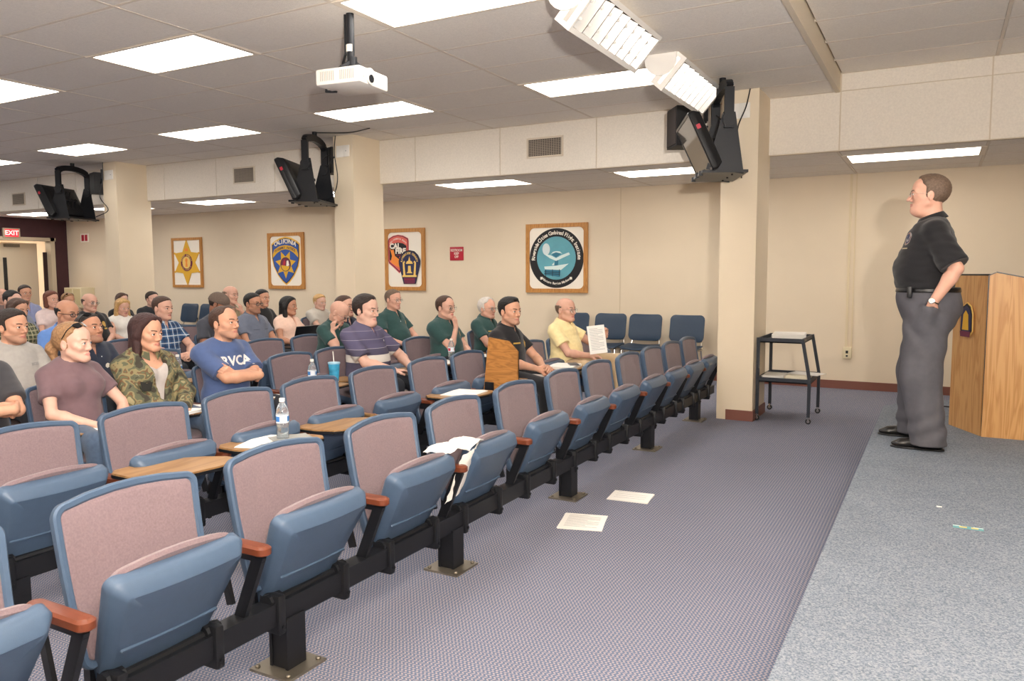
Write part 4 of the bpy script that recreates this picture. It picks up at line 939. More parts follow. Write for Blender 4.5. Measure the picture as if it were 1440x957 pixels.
# head in its own frame: +x face, +y left, +z up, origin between the ears
def cran(P, wd=1.):
    d = ell(P, (-.014, 0, .034), (.098, .076*wd, .088))
    return smin(d, ell(P, (.03, 0, .048), (.062, .062*wd, .056)), .03)
def headf(P, o):
    wd = o.get('wide', 1.); jw = o.get('jaw', 1.)*wd; A = np.abs(P[:, 1]); S = P.copy(); S[:, 1] = A
    d = cran(P, wd)
    d = smin(d, ell(P, (.032, 0, -.030), (.056, .057*jw, .076)), .03)
    d = smin(d, seg(S, (.002, .050*jw, -.05), (.068, .015, -.091), .021, .019), .028)
    d = smin(d, ell(P, (.077, 0, -.090), (.018, .022, .018)), .02)
    d = smin(d, seg(S, (.062, .038*wd, -.022), (.05, .052*wd, -.012), .018, .014), .025)
    if o.get('jowl'): d = smin(d, ell(P, (.03, 0, -.105), (.05, .052, .03*o['jowl'])), .035)
    bw_ = .006 if o.get('sex') == 'f' else .010
    d = smin(d, seg(S, (.086, .012, .024), (.07, .046*wd, .024), bw_, bw_), .018)
    # sockets
    d = smax(d, -ell(S, (.106, .031, .004), (.020, .020, .013)), .012)
    # nose
    nl = o.get('nose', 1.)
    d = smin(d, seg(P, (.086, 0, .016), (.108*.2+.086*.8+.020*nl, 0, -.028), .007, .0105), .013)
    d = smin(d, seg(S, (.094, .0, -.034), (.094, .0115, -.034), .009, .0078), .008)
    # lids around the eyeball, with a slit
    ball = np.sqrt(((S-np.array((.0795, .0315, .003), F32))**2).sum(1))
    lid = np.maximum(ball-.0154, -(ell(S, (.094, .0315, .0022), (.02, .0142, .0062))))
    d = smin(d, lid, .005)
    # mouth
    d = smin(d, seg(S, (.0935, .0, -.0570), (.083, .022, -.0605), .0062, .0035), .008)
    d = smin(d, seg(S, (.0915, .0, -.0685), (.082, .020, -.0635), .0070, .003), .008)
    d = smax(d, -seg(S, (.102, .0, -.0625), (.088, .024, -.0625), .0022, .0018), .003)
    # ears
    e = ell(S, (-.008, .079*wd, -.004), (.019, .0085, .031)); e = smax(e, -ell(S, (-.002, .091*wd, .0), (.010, .010, .017)), .006)
    d = smin(d, e, .008)
    return d
def neckf(P, nr=.054): return seg(P, (-.022, 0, -.05), (-.05, 0, -.19), nr*.97, nr*1.05)
HZ = {}
def fbm(P, f, s=0.):
    return (np.sin(P[:, 0]*f+s+1.7*np.sin(P[:, 1]*f*.7+s))+np.sin(P[:, 1]*f*1.3+2.1*s+1.3*np.sin(P[:, 2]*f*.8))+np.sin(P[:, 2]*f*1.1+s*.7+1.9*np.sin(P[:, 0]*f*.6)))/3
def hairf(P, o):
    st = o['hair']; wd = o.get('wide', 1.); t0 = o.get('hs', .004); t1 = o.get('ht', .012)
    A = np.abs(P[:, 1]); x, z = P[:, 0], P[:, 2]
    c = cran(P, wd)
    th = t0+(t1-t0)*np.clip((z-.02)/.07, 0, 1)
    shell = np.maximum(c-th-.0015*fbm(P, 260, 1), -(c+.012))
    hl = o.get('hl', .098)
    front = x-(hl-.012) - np.clip(z-.07, -.1, 0)*.9 + A*.35 - .004*fbm(P, 120)
    if st in ('short', 'crew', 'quiff', 'side'):
        top = np.maximum(.042-z+.55*np.clip(x, 0, 1), front)
        side = np.maximum(np.maximum(x-.020, -.022-z), -x-.2)
        back = np.maximum(x+.016, -.072-z)
        reg = smin(smin(top, side, .01), back, .01)
    elif st == 'bald_fringe':
        side = np.maximum(np.maximum(x-.008, -.02-z), z-.045); back = np.maximum(np.maximum(x+.016, -.072-z), z-.055)
        reg = np.minimum(side, back)
    elif st == 'receding':
        top = np.maximum(.05-z+.5*np.clip(x, 0, 1), x-.048+A*-.1-.004*fbm(P, 90)); side = np.maximum(x-.02, -.022-z); back = np.maximum(x+.016, -.072-z)
        reg = np.minimum(np.minimum(top, side), back)
    else:   # long styles cover top, sides and back
        top = np.maximum(.035-z+.45*np.clip(x, 0, 1), front)
        side = np.maximum(x-.012, -.10-z); reg = np.minimum(top, side)
    d = smax(shell, reg, .013)
    if st == 'quiff': d = smin(d, np.maximum(ell(P, (.04, 0, .108), (.045, .05, .022)), -(c+.01)), .012)
    S = P.copy(); S[:, 1] = A
    if st == 'long':
        ln = o.get('ln', .2)
        g = seg(P, (-.055, 0, .03), (-.085, 0, -ln), .072, .055); g2 = seg(S, (-.012, .072*wd, .03), (-.005, .082, -ln*.95), .026, .034)
        g3 = seg(S, (.045, .055*wd, .085), (-.0, .078*wd, -.0), .022, .024)
        g = smin(smin(g, g2, .03), g3, .03); g = g+.0035*fbm(P*np.array((1, 1, .25), F32), 170, 2)
        # keep it outside the face
        g = np.maximum(g, -(ell(P, (.06, 0, -.02), (.062, .061, .10))))
        d = smin(d, g, .012)
    if st == 'pony':
        d = smin(d, seg(P, (-.09, 0, .03), (-.135, .0, -.03), .03, .032), .02); d = smin(d, seg(P, (-.135, 0, -.03), (-.12, .01, -.12), .03, .016), .02)+.0015*fbm(P, 160)
    if st == 'bob':
        g = smin(seg(P, (-.05, 0, .03), (-.065, 0, -.08), .075, .06), seg(S, (-.01, .072, .04), (.0, .074, -.09), .024, .028), .03)
        g = np.maximum(g+.002*fbm(P, 120), -(ell(P, (.06, 0, -.02), (.064, .061, .10)))); d = smin(d, g, .012)
    return d
def iris_eye(mats):
    mb = MB(); n = 14; R = .0132; rings = [0, .09, .2, .33, .46, .52, .9, 1.4, 2.0, 2.6]
    vs = [(R, 0, 0)]
    for a in rings[1:]:
        for k in range(n): vs.append((R*math.cos(a), R*math.sin(a)*math.cos(2*PI*k/n), R*math.sin(a)*math.sin(2*PI*k/n)))
    for k in range(n): mb.f.append([0, 1+k, 1+(k+1) % n]); mb.mi.append(2); mb.sm.append(True)
    for i in range(len(rings)-2):
        for k in range(n):
            a = 1+i*n; mb.f.append([a+k, a+n+k, a+n+(k+1) % n, a+(k+1) % n]); mb.mi.append(2 if i < 1 else 1 if i < 4 else 0); mb.sm.append(True)
    mb.v = vs
    return mb.mesh('eye', mats)
EYEW = mat('eye_white', 'e4dbd2', .25)
EYES = {k: iris_eye([EYEW, mat('iris_'+k, c, .2), mat('pupil', '0c0b0b', .1)]) for k, c in (('brown', '4b2f1e'), ('blue', '5b7890'))}
def frame3(ax, up):
    ax = np.array(ax, float); ax /= np.linalg.norm(ax); up = np.array(up, float); up -= ax*up.dot(ax); up /= np.linalg.norm(up)+1e-9
    return ax, up, np.cross(ax, up)
def hand_prims(w, d, nrm, side, curl=.5, sc=1., spread=.0, thumb=None):
    """w wrist, d toward the fingers, nrm out of the palm, side +1: thumb on nrm x d"""
    e1, e3, _ = frame3(d, nrm); e2 = np.cross(e3, e1)*side; w = np.array(w, float); L = []
    def pt(a, b, c): return w+sc*(e1*a+e2*b+e3*c)
    for k, y in enumerate((.027, .009, -.009, -.026)):
        L.append((pt(.0, y*.45, 0), pt(.085-(.006*k if k > 1 else 0), y, 0), .0135*sc, .0115*sc))
    lens = ((.036, .024, .019), (.040, .027, .02), (.037, .025, .019), (.029, .02, .017))
    for k, y in enumerate((.027, .009, -.009, -.026)):
        p = pt(.085-(.006*k if k > 1 else 0), y, 0); a = curl*.55; s_ = spread*(1.5-k)
        for j, l in enumerate(lens[k]):
            dd = e1*math.cos(a)+e3*math.sin(a)+e2*s_; dd /= np.linalg.norm(dd); q = p+dd*l*sc
            L.append((p, q, (.0098-.0008*j)*sc, (.0090-.0008*j)*sc)); p = q; a += curl*(.95 if j == 0 else .7)
    tb = thumb or (.75, .55, .4)
    p = pt(.018, .022, .004); q = p+sc*.044*(e1*tb[0]*.8+e2*tb[1]*1.1+e3*tb[2])/1.0; r_ = q+sc*.034*(e1*tb[0]*1.2+e2*tb[1]*.5+e3*tb[2]); 
    L += [(pt(.0, .012, .0), p, .015*sc, .015*sc), (p, q, .0145*sc, .0115*sc), (q, r_, .0112*sc, .0092*sc)]
    return L
def ik(s, t, l1, l2, pole):
    s, t, pole = (np.array(v, float) for v in (s, t, pole)); d = t-s; D = np.linalg.norm(d)
    if D > (l1+l2)*.995: t = s+d/D*(l1+l2)*.995; d = t-s; D = np.linalg.norm(d)
    a = (l1*l1-l2*l2+D*D)/(2*D); h = math.sqrt(max(0, l1*l1-a*a)); u = d/D; p = pole-u*pole.dot(u); p /= np.linalg.norm(p)+1e-9
    return s+u*a+p*h, t
SKINS = {}
def skin(key, c, c2, lip, stub):
    SKINS[key] = (mat('skin_'+key, c, .5, noise=.05, nscale=22, bump=.05, bscale=300, spec=.35, sss=.08), mat('lips_'+key, lip, .4), mat('stubble_'+key, stub, .65, noise=.12, nscale=400))
skin('fair', 'd5aa97', 0, 'c88a80', 'c9a18e'); skin('pink', 'd8a690', 0, 'bf8074', 'c29483'); skin('tan', 'cc997e', 0, 'b37466', 'b38770')
skin('olive', 'bf8b70', 0, 'a26a5a', 'a0755f'); skin('brown', '9a6b53', 0, '85544a', '81594a'); skin('rose', 'd2a38e', 0, 'b57268', 'c29a8c')
def hairm(key):
    cs = dict(black=('181413', .2), dark=('2c211c', .25), brown=('4a3327', .25), auburn=('6a3b2a', .25), redbrown=('3c2220', .25), blonde=('c19a63', .3), sandy=('9a7450', .3), grey=('8b8178', .3), white=('d5cdc4', .15), greybrown=('6e5a4b', .3))
    c, n = cs[key]; return mat('hair_'+key, c, .45, noise=n, nscale=90, bump=.5, bscale=220)
LENS = mat('spectacle_lens', 'f4f8fa', .05, trans=.97)
def R3(yaw=0, pitch=0, roll=0):
    return (Matrix.Rotation(yaw, 3, 'Z') @ Matrix.Rotation(-pitch, 3, 'Y') @ Matrix.Rotation(roll, 3, 'X'))
def person(o):
    near = o.get('near', 0)          # 2 close, 1 middle, 0 far
    hh = {3: .0028, 2: .0034, 1: .0048, 0: .0062}[near]; bh = {3: .010, 2: .011, 1: .014, 0: .019}[near]
    zt = o.get('zt', 1.24); sex = o.get('sex', 'm'); fat = o.get('fat', 0.); stand = o.get('stand', False)
    hsz = o.get('hsz', 1.0 if sex == 'm' else .95)
    if stand: seatz = .93; k = 1.
    else: seatz = .44; k = (zt-seatz)/(1.25-.44)
    lean = o.get('lean', 0.); lx = o.get('lx', 0.)
    def tz(z): return seatz+(z-.44)*k
    sw = (.178 if sex == 'm' else .148)*o.get('shw', 1.)
    pel = np.array((.02+lx, 0, tz(.555))); che = np.array((.02+lx+lean*.5, o.get('ly', 0)*.5, tz(.83))); nb = np.array((.0+lx+lean*.9, o.get('ly', 0)*.85, tz(.975 if not stand else .995)))
    hc_ = np.array((.03+lx+lean*1.15+o.get('hx', 0), o.get('ly', 0)+o.get('hy', 0), zt-.124*hsz))
    HR = np.array(R3(o.get('yaw', .3), o.get('pitch', 0), o.get('roll', 0))); BR = np.array(R3(o.get('byaw', 0)))
    def B(v): return BR @ np.array(v, float)
    def bw(v): return B(v)       # body yaw about the origin
    pel, che, nb, hc_ = bw(pel), bw(che), bw(nb), bw(hc_)
    SL = nb+B((-.01, sw-.008, -.075*k)); SR = nb+B((-.01, -sw+.008, -.075*k))
    ul, fl = .285*k*o.get('arm', 1.), .25*k*o.get('arm', 1.)
    pose = o.get('pose', 'lap')
    PO = dict(
        lap=dict(L=((.30, .045, .60), (.05, 1.0, -.9), (.7, -.7, .0), (0, 0, -1)), R=((.30, -.045, .60), (.05, -1.0, -.9), (.7, .7, .0), (0, 0, -1))),
        desk=dict(L=((.33, .12, .60), (.0, 1.0, -.8), (.6, -.8, -.1), (0, 0, -1)), R=((.31, -.14, .61), (.0, -1.0, -.8), (.6, .8, -.1), (0, 0, -1))),
        clasp=dict(L=((.33, .05, .63), (.1, 1.0, -.6), (.75, -.65, .1), (-.3, -.7, -.5)), R=((.33, -.05, .63), (.1, -1.0, -.6), (.75, .65, .1), (-.3, .7, -.5))),
        crossed=dict(L=((.225, -.10, .755), (.3, .9, -.5), (-.25, -.75, .45), (-.7, .5, 0)), R=((.285, .075, .735), (.3, -.9, -.5), (-.75, .75, .05), (-.5, -.6, 0))))
    P_ = dict(PO.get(pose if isinstance(pose, str) else 'lap'))
    if o.get('armL'): P_['L'] = o['armL']
    if o.get('armR'): P_['R'] = o['armR']
    arms = {}
    for s, S_ in (('L', SL), ('R', SR)):
        w, pole, hd, nrm = P_[s][:4]; w = np.array(w, float)
        if not stand: w[2] = tz(w[2]) if w[2] > .5 else w[2]
        E_, w = ik(S_, bw(w), ul, fl, B(pole)); arms[s] = (S_, E_, w, B(hd), B(nrm), P_[s][4] if len(P_[s]) > 4 else {})
    ar = o.get('armr', 1.)*(.94 if sex == 'm' else .80)
    # skin -------------------------------------------------------------
    hsc = .93 if sex == 'm' else .85
    hi_inv = HR.T
    def local(P): return ((P-hc_.astype(F32)) @ HR.astype(F32))/F32(hsz)
    neck_a = hc_+HR @ np.array((-.024, 0, -.055))*hsz; nr = .056*(1 if sex == 'm' else .82)*(1+fat*1.2)
    def neck(P): return seg(P, neck_a, nb+B((-.0, 0, -.03)), nr*.96, nr*1.12)
    def head(P):
        L = local(P); d = headf(L, o)*hsz
        return smin(d, neck(P), .025)
    def armsf(P, infl=0., upto=2.):
        d = None
        for s in 'LR':
            S_, E_, w, *_r = arms[s]
            q = smin(seg(P, S_, S_*.5+E_*.5, .052*ar+infl, .047*ar+infl), seg(P, S_*.5+E_*.5, E_, .047*ar+infl, .038*ar+infl), .02)
            m1 = E_*.72+w*.28
            q = smin(q, seg(P, E_, m1, .038*ar+infl, .0405*ar+infl), .015); q = smin(q, seg(P, m1, w, .0405*ar+infl, .0265*ar+infl), .02)
            d = q if d is None else np.minimum(d, q)
        return d
    belly = o.get('belly', 0.)
    bust = .0 if sex == 'm' else .035
    ct, st_ = math.cos(o.get('byaw', 0)), math.sin(o.get('byaw', 0))
    def torso(P, infl=0.):
        Q = (P @ BR.astype(F32)); c_, p_, n_ = (che @ BR), (pel @ BR), (nb @ BR)
        wm = .84 if sex == 'f' else 1.
        d = ell(Q, p_+np.array((0, 0, -.01)), (.125+fat*.3+infl, .172*wm+fat*.5+infl, .14+infl))
        mid = (c_+p_)/2
        d = smin(d, ell(Q, mid+np.array((.015+belly*.5, 0, -.02)), (.108+fat+belly*.8+infl, .145*wm+fat*1.1+infl, .17*k+infl)), .07)
        d = smin(d, ell(Q, c_+np.array((-.01, 0, 0)), (.108+fat*.7+infl, .158*wm+fat*.8+infl, .175*k+infl)), .06)
        if bust: 
            S = Q.copy(); S[:, 1] = np.abs(S[:, 1]); d = smin(d, ell(S, (c_[0]+.07, .065, c_[2]-.0), (.055+infl, .06+infl, .06+infl)), .04)
        q = seg(Q, n_+np.array((-.02, sw*.8, -.078*k)), n_+np.array((-.02, -sw*.8, -.078*k)), .052*ar+infl*.8, .052*ar+infl*.8); d = smin(d, q, .05)
        S = Q.copy(); S[:, 1] = np.abs(S[:, 1]-n_[1])+n_[1]; d = smin(d, seg(S, n_+np.array((-.02, .02, -.005)), n_+np.array((-.015, sw*.8, -.068*k)), .043+infl*.6, .044+infl*.8), .035)
        return d
    parts = []
    def box_of(pts, pad): 
        a = np.array(pts); return a.min(0)-pad, a.max(0)+pad
    lo, hi = box_of([hc_], .150*hsz); lo[2] = min(lo[2], neck_a[2]-.09); 
    parts.append(nets(head, lo, hi, hh))
    def lowbody(P):
        d = smin(neck(P), torso(P, -.012), .03); return smin(d, armsf(P), .02) if near else smin(d, armsf(P), .02)
    pts = [pel, che, nb, SL, SR]+[x for s in 'LR' for x in arms[s][1:3]]
    lo, hi = box_of(pts, .2); hi[2] = max(neck_a[2]-.02, max(a[2]+.05 for s in 'LR' for a in arms[s][1:3])); lo[2] = tz(.6) if not stand else 1.0
    lo[2] = min(lo[2], min(arms[s][2][2] for s in 'LR')-.05)
    # keep the coarse surface away from the fine head
    fl_ = lambda P: np.maximum(lowbody(P), P[:, 2]-F32(neck_a[2]-.02)) if not o.get('handup') else np.maximum(lowbody(P), -(np.sqrt(((P-hc_.astype(F32))**2).sum(1))-.13*(0 if 0 else 1)) if 0 else lowbody(P))
    parts.append(nets(fl_, lo, hi, bh*.8))
    for s in 'LR':
        S_, E_, w, hd, nrm, ex = arms[s]
        if ex.get('hide'): continue
        hp = hand_prims(w, hd, nrm, (-1 if s == 'L' else 1)*ex.get('flip', 1), ex.get('curl', .5), hsc*o.get('hand', 1.), ex.get('spread', .02), ex.get('thumb'))
        arr = np.array([p for a, b, *_q in hp for p in (a, b)])
        def hf(P):
            d = seg(P, E_*.35+w*.65, w, .031*ar, .0255*ar)
            for i, (a, b, ra, rb) in enumerate(hp): d = smin(d, seg(P, a, b, ra, rb), .011 if i < 4 or i >= len(hp)-3 else .0035)
            return d
        lo, hi = arr.min(0)-.03, arr.max(0)+.03; m1 = E_*.3+w*.7; lo = np.minimum(lo, m1-.0); hi = np.maximum(hi, m1+.0)
        parts.append(nets(hf, lo-.01, hi+.01, {3: .0034, 2: .0036, 1: .005, 0: .0075}[near]))
    SK = SKINS[o.get('skin', 'tan')]
    beard = o.get('beard')
    def mf(c):
        L = ((c-hc_) @ HR)/hsz; A = np.abs(L[:, 1]); m_ = np.zeros(len(c), int)
        lips = (L[:, 0] > .078) & (A < .0235-.3*np.abs(L[:, 2]+.0625)) & (L[:, 2] > -.0735+A*.22) & (L[:, 2] < -.0530-A*.22) & (np.abs(L[:, 0]) < .2)
        if beard:
            b = (L[:, 0] > .0) & (L[:, 2] < -.045-.25*(L[:, 0]-.05)-.3*np.clip(.02-L[:, 0], 0, 1)) & (L[:, 2] > -.14) & (A < .09) & (np.abs(L[:, 0]) < .13)
            if beard == 'goatee': b &= (A < .03) & (L[:, 0] > .05)
            b &= ~((A > .03) & (L[:, 2] > -.05)); m_[b] = 2
        m_[lips] = 1
        return m_
    root = thing('person', o['label'], 'person', (o['x'], o['y'], o.get('z', 0)), group=o.get('group'))
    body = link('body', mesh_from('body', parts, SK, mf), root)
    # eyes and brows
    def hp_(x, y, z): return hc_+HR @ (np.array((x, y, z))*hsz)
    ey = EYES[o.get('iris', 'brown')]
    for s in (1, -1):
        e = link('eye', ey, root, tuple(hp_(.0795, .0315*s, .003)))
        ge = o.get('gaze', 0)
        e.rotation_euler = (Matrix(HR.tolist()) @ Matrix.Rotation(ge, 3, 'Z')).to_euler(); e.scale = (hsz,)*3
    ys = np.linspace(.012, .048, 7); rows = []
    def surf(ls):
        # march along -x in the head frame until the surface
        Q = np.array([(.125, y, z) for y, z in ls], F32)
        for _ in range(30): Q[:, 0] -= np.clip(headf(Q, o), -.01, .01)*.7
        return Q
    brow = MB()
    for s in (1, -1):
        up = [(s*y, .022+.006*math.sin((y-.01)/.04*PI*.7)+.0028) for y in ys]; dn = [(s*y, .022+.006*math.sin((y-.01)/.04*PI*.7)-.0032+(.0025 if i == 6 else 0)) for i, y in enumerate(ys)]
        U, Dn = surf(up), surf(dn); vs = []
        for a, b in zip(U, Dn):
            for q, dx in ((a, .001), ((a+b)/2, .0035), (b, .001)): vs.append(tuple(hp_(q[0]+dx, q[1], q[2])))
        f = []
        for i in range(6):
            for j in (0, 1):
                q = [3*i+j, 3*i+3+j, 3*i+4+j, 3*i+1+j]; f.append(q if s < 0 else q[::-1])
        brow.add(vs, f, 0, True)
    br = MB(); 
    HM = hairm(o.get('hc', 'dark')) if o['hair'] != 'cap' else hairm('dark')
    if near: 
        nb_ = len(brow.v)//2
        for s in (0, 1):
            q = MB(); q.v = brow.v[s*nb_:(s+1)*nb_]; q.f = [[i-s*nb_ for i in f] for f in brow.f[s*12:(s+1)*12]]; q.mi = [0]*12; q.sm = [True]*12
            q.build('eyebrow', hairm(o.get('bc', o.get('hc', 'dark'))) , root)
    else: brow.build('eyebrows', hairm(o.get('bc', o.get('hc', 'dark'))), root)['kind'] = 'stuff'
    if near:
        lash = MB()
        for s in (1, -1):
            pts_ = [(s*(.0315+.0155*math.cos(a)), .0022+.0068*math.sin(a)) for a in [PI*.04+PI*.92*i/8 for i in range(9)]]
            U = np.array([(.0795+math.sqrt(max(0, .0158**2-(y-s*.0315)**2-(z-.003)**2)), y, z) for y, z in pts_])
            lash.tube([tuple(hp_(*u)) for u in U], .0012, 5)
        lash.build('eyelashes', mat('lash_dark', '241a16', .6), root)['kind'] = 'stuff'
    # hair
    if o['hair'] not in ('none', 'cap'):
        ln = o.get('ln', .2)+.09
        lo, hi = hc_-.165*hsz, hc_+.165*hsz
        if o['hair'] in ('long', 'bob', 'pony'): lo[2] = hc_[2]-ln; lo[:2] -= .04
        hm = nets(lambda P: hairf(local(P), o)*hsz, lo, hi, hh*1.15)
        if len(hm[0]): link('hair', mesh_from('hair', [hm], [HM]), root)
    if o['hair'] == 'cap':
        def capf(P):
            L = local(P); c = cran(L)-.012; d = np.maximum(c, .022-L[:, 2]-.12*np.clip(-L[:, 0], 0, 1)*0)
            d = smin(d, np.maximum(ell(L, (.11, 0, .03), (.075, .07, .02)), np.abs(L[:, 2]-.034+((L[:, 1])**2)*4)-.004), .006); return d*hsz
        link('cap', mesh_from('cap', [nets(capf, hc_-.2, hc_+.2, hh*1.1)], [mat('cap_brown', '6a5a50', .9, noise=.1, nscale=60)]), root)
        hs = nets(lambda P: np.maximum(hairf(local(P), dict(o, hair='short'))*hsz, local(P)[:, 2]-.03), hc_-.16, hc_+.16, hh*1.2)
        link('hair', mesh_from('hair', [hs], [HM]), root)
    # glasses
    Mh = Matrix.Translation(Vector(hc_)) @ Matrix(HR.tolist()).to_4x4() @ Matrix.Scale(hsz, 4)
    if o.get('glasses'):
        g = MB(); rr = .0014 if o['glasses'] == 'thin' else .0024
        for s in (1, -1):
            ring = [(.104-.25*max(0, abs(math.cos(a)*.023+.033)-.04), s*(.033+.0235*math.copysign(abs(math.cos(a))**.8, math.cos(a))), -.001+.0165*math.copysign(abs(math.sin(a))**.8, math.sin(a))) for a in [2*PI*i/20 for i in range(21)]]
            g.tube(ring, rr, 6, M=Mh, cap=False)
            g.tube([(.1, s*.056, .004), (.06, s*.074, .006), (-.005, s*.082, .008), (-.02, s*.082, -.01)], rr, 6, M=Mh)
        g.tube([(.105, -.0105, .002), (.108, 0, .005), (.105, .0105, .002)], rr, 6, M=Mh)
        gl = g.build('glasses', CHROME if o['glasses'] == 'thin' else mat('dark_spectacle_frame', '2a211d', .35), root)
        for s in (1, -1):
            MB().prism([(.022*math.cos(2*PI*i/16), .0155*math.sin(2*PI*i/16)) for i in range(16)], -.0004, .0004, M=Mh @ Matrix.Translation((.1035, s*.033, -.001)) @ Matrix.Rotation(PI/2, 4, 'X') @ Matrix.Rotation(PI/2, 4, 'Y')).build('lens', LENS, gl)
    if o.get('shades'):
        g = MB()
        for s in (1, -1):
            Ml = Mh @ Matrix.Translation((.055, 0, .112)) @ Matrix.Rotation(-.9, 4, 'Y')
            g.add([(0, s*.008, -.013), (.0, s*.008, .016), (-.006, s*.045, .018), (-.016, s*.062, .008), (-.010, s*.05, -.018), (0, s*.02, -.02)], [(0, 1, 2, 3, 4, 5) if s > 0 else (5, 4, 3, 2, 1, 0)], 0, M=Ml)
            g.add([(0.004, s*.008, -.013), (.004, s*.008, .016), (-.002, s*.045, .018), (-.012, s*.062, .008), (-.006, s*.05, -.018), (.004, s*.02, -.02)], [(0, 1, 2, 3, 4, 5) if s < 0 else (5, 4, 3, 2, 1, 0)], 0, M=Ml)
            g.tube([(-.006, s*.045, .018), (-.014, s*.062, .012), (-.05, s*.080, .012), (-.105, s*.086, .004)], .003, 6, M=Ml)
        g.tube([(.002, -.01, .01), (.004, 0, .012), (.002, .01, .01)], .003, 6, M=Mh @ Matrix.Translation((.055, 0, .112)) @ Matrix.Rotation(-.9, 4, 'Y'))
        g.build('sunglasses', mat('sunglass_black', '0f0f11', .12), root)
    # shirt -------------------------------------------------------------
    slv = o.get('sleeve', .62); vn = o.get('neckline', 'crew'); inf = o.get('loose', .014); hem = o.get('hem', seatz+.0)
    def shirtf(P):
        d = torso(P, inf)
        Q = (P-nb.astype(F32)) @ BR.astype(F32)
        for s in 'LR':
            S_, E_, w, *_q = arms[s]
            if slv <= 0: continue
            if slv <= 1:
                e = S_+(E_-S_)*slv; u = (E_-S_)/np.linalg.norm(E_-S_)
                q = seg(P, S_-(E_-S_)*.02, e+u*.05, .053*ar+inf*.5, (.053 if sex == 'm' else .05)*ar+inf+o.get('flare', .004))
                q = np.maximum(q, (P-e.astype(F32)) @ u.astype(F32))
            else:
                q = smin(seg(P, S_, E_, .058*ar+inf*.6, .046*ar+inf), np.maximum(seg(P, E_, w, .046*ar+inf, .032*ar+inf*.8), -1+0*P[:, 0]), .02)
            d = smin(d, q, .03)
        # folds
        amp = o.get('fold', .0035); R = P @ BR.astype(F32)
        d = d+amp*(fbm(R*np.array((1, 1, 1.7), F32), 26, o['y'])+.5*fbm(R*np.array((.8, .8, 2.2), F32), 52, 3+o['x']))
        # neck opening
        if vn in ('crew', 'tee'):
            op = seg(P, nb+B((.012, 0, .01)), nb+B((.035, 0, .12)), nr+.006, nr+.03)
            d = smax(d, -op, .006); d = smin(d, np.maximum(np.abs(op-.004)-.005, Q[:, 2]-.025+.25*Q[:, 0]), .004) if 0 else d
        else:
            op = seg(P, nb+B((.01, 0, .0)), nb+B((.035, 0, .12)), nr+.004, nr+.03); d = smax(d, -op, .005)
            dep = {'polo': .10, 'v': .14, 'open': .34}[vn]
            wq = np.abs(Q[:, 1])-((.085 if vn == 'open' else .026)*np.clip((Q[:, 2]+dep)/dep, 0, 1.3)); wedge = np.maximum(np.maximum(wq, -(Q[:, 2]+dep)), -Q[:, 0]+.02)
            d = smax(d, -wedge, .004)
            if False:
                # collar: a folded band round the neck, open in front
                rr_ = np.sqrt((Q[:, 0]*1.0-.012)**2+Q[:, 1]**2); zz = Q[:, 2]-(.035-.36*Q[:, 0]); 
                band = np.maximum(np.abs(rr_-(nr+.012-.32*zz))-.0045, np.abs(zz)-.026)
                gap = np.maximum(np.abs(Q[:, 1])-.018+(Q[:, 2]+.0)*-.35, -Q[:, 0]+.01)
                d = smin(d, smax(band, -gap, .003), .004)
        d = np.maximum(d, F32(hem)-P[:, 2])
        return d
    pts = [pel, che, nb, SL, SR]+[arms[s][1] for s in 'LR']+([arms[s][2] for s in 'LR'] if slv > 1 else [])
    lo, hi = box_of(pts, .20+belly+fat); hi[2] = max(nb[2]+.1, max(p[2] for p in pts)+.07); lo[2] = hem-.03
    if slv <= 1: lo = np.maximum(lo, np.array([-9, -9, hem-.03]))
    sm_ = nets(shirtf, lo, hi, bh*(.72 if near else .85))
    shirt = link('shirt' if o.get('sname') is None else o['sname'], mesh_from('shirt', [sm_], [o['shirt']]), root)
    if vn in ('polo', 'open'):
        cm_ = MB(); n = 30; g0 = .30; rows_ = []
        for i in range(n+1):
            a = g0+(2*PI-2*g0)*i/n; cf_ = (math.cos(a)+1)/2; ft = math.exp(-((min(a, 2*PI-a)-g0)/.35)**2)
            ht = .062-.052*cf_; pts_ = []
            for (h_, ro) in ((ht-.012, .002), (ht, .003), (ht+.002, .008), (ht-.016, .024), (ht-.034-.02*ft, .034+.008*ft)):
                c_ = .010+.21*h_; R_ = nr+.004+.2*max(h_, -.02)+ro
                if h_ < ht-.03: R_ += .004
                pts_.append(tuple(nb+B((c_+R_*math.cos(a), R_*math.sin(a), h_))))
            rows_.append(pts_)
        vs_ = [p for r_ in rows_ for p in r_]; m5 = 5
        fs_ = [(i*m5+j, i*m5+j+1, (i+1)*m5+j+1, (i+1)*m5+j) for i in range(n) for j in range(m5-1)]
        cm_.add(vs_, fs_, 0, True); cme = cm_.mesh('collar', o['shirt'] if o['shirt'] is not STRIPE else cloth('purple_collar', '5a5570')); link('collar', cme, shirt)
        so = bpy.data.objects['collar'] if False else None
    # decals on the chest: (material, [(verts2d, faces)], centre y, centre z, depth)
    for (nm, mm, vs2, fs2, cy, cz) in o.get('decals', []):
        Q = np.array([(.45, y+cy, z+cz) for y, z in vs2], float); base = nb
        W3 = lambda Q: (Q*np.array((1, 1, 0))) @ BR.T + np.stack([0*Q[:, 0], 0*Q[:, 0], Q[:, 2]+nb[2]], 1) + np.array((nb[0], nb[1], 0))
        for _ in range(60):
            Q[:, 0] -= np.clip(shirtf(W3(Q).astype(F32)), -.02, .02)*.8
        Q[:, 0] += .005 if nm == 'lettering' else .0035
        V = W3(Q); mb = MB(); mb.add([tuple(v) for v in V], fs2, 0, True); mb.build(nm, mm, shirt)
    # trousers, shoes -----------------------------------------------------
    TR = o.get('trousers', mat('dark_trousers', '24262c', .85, noise=.08, nscale=60))
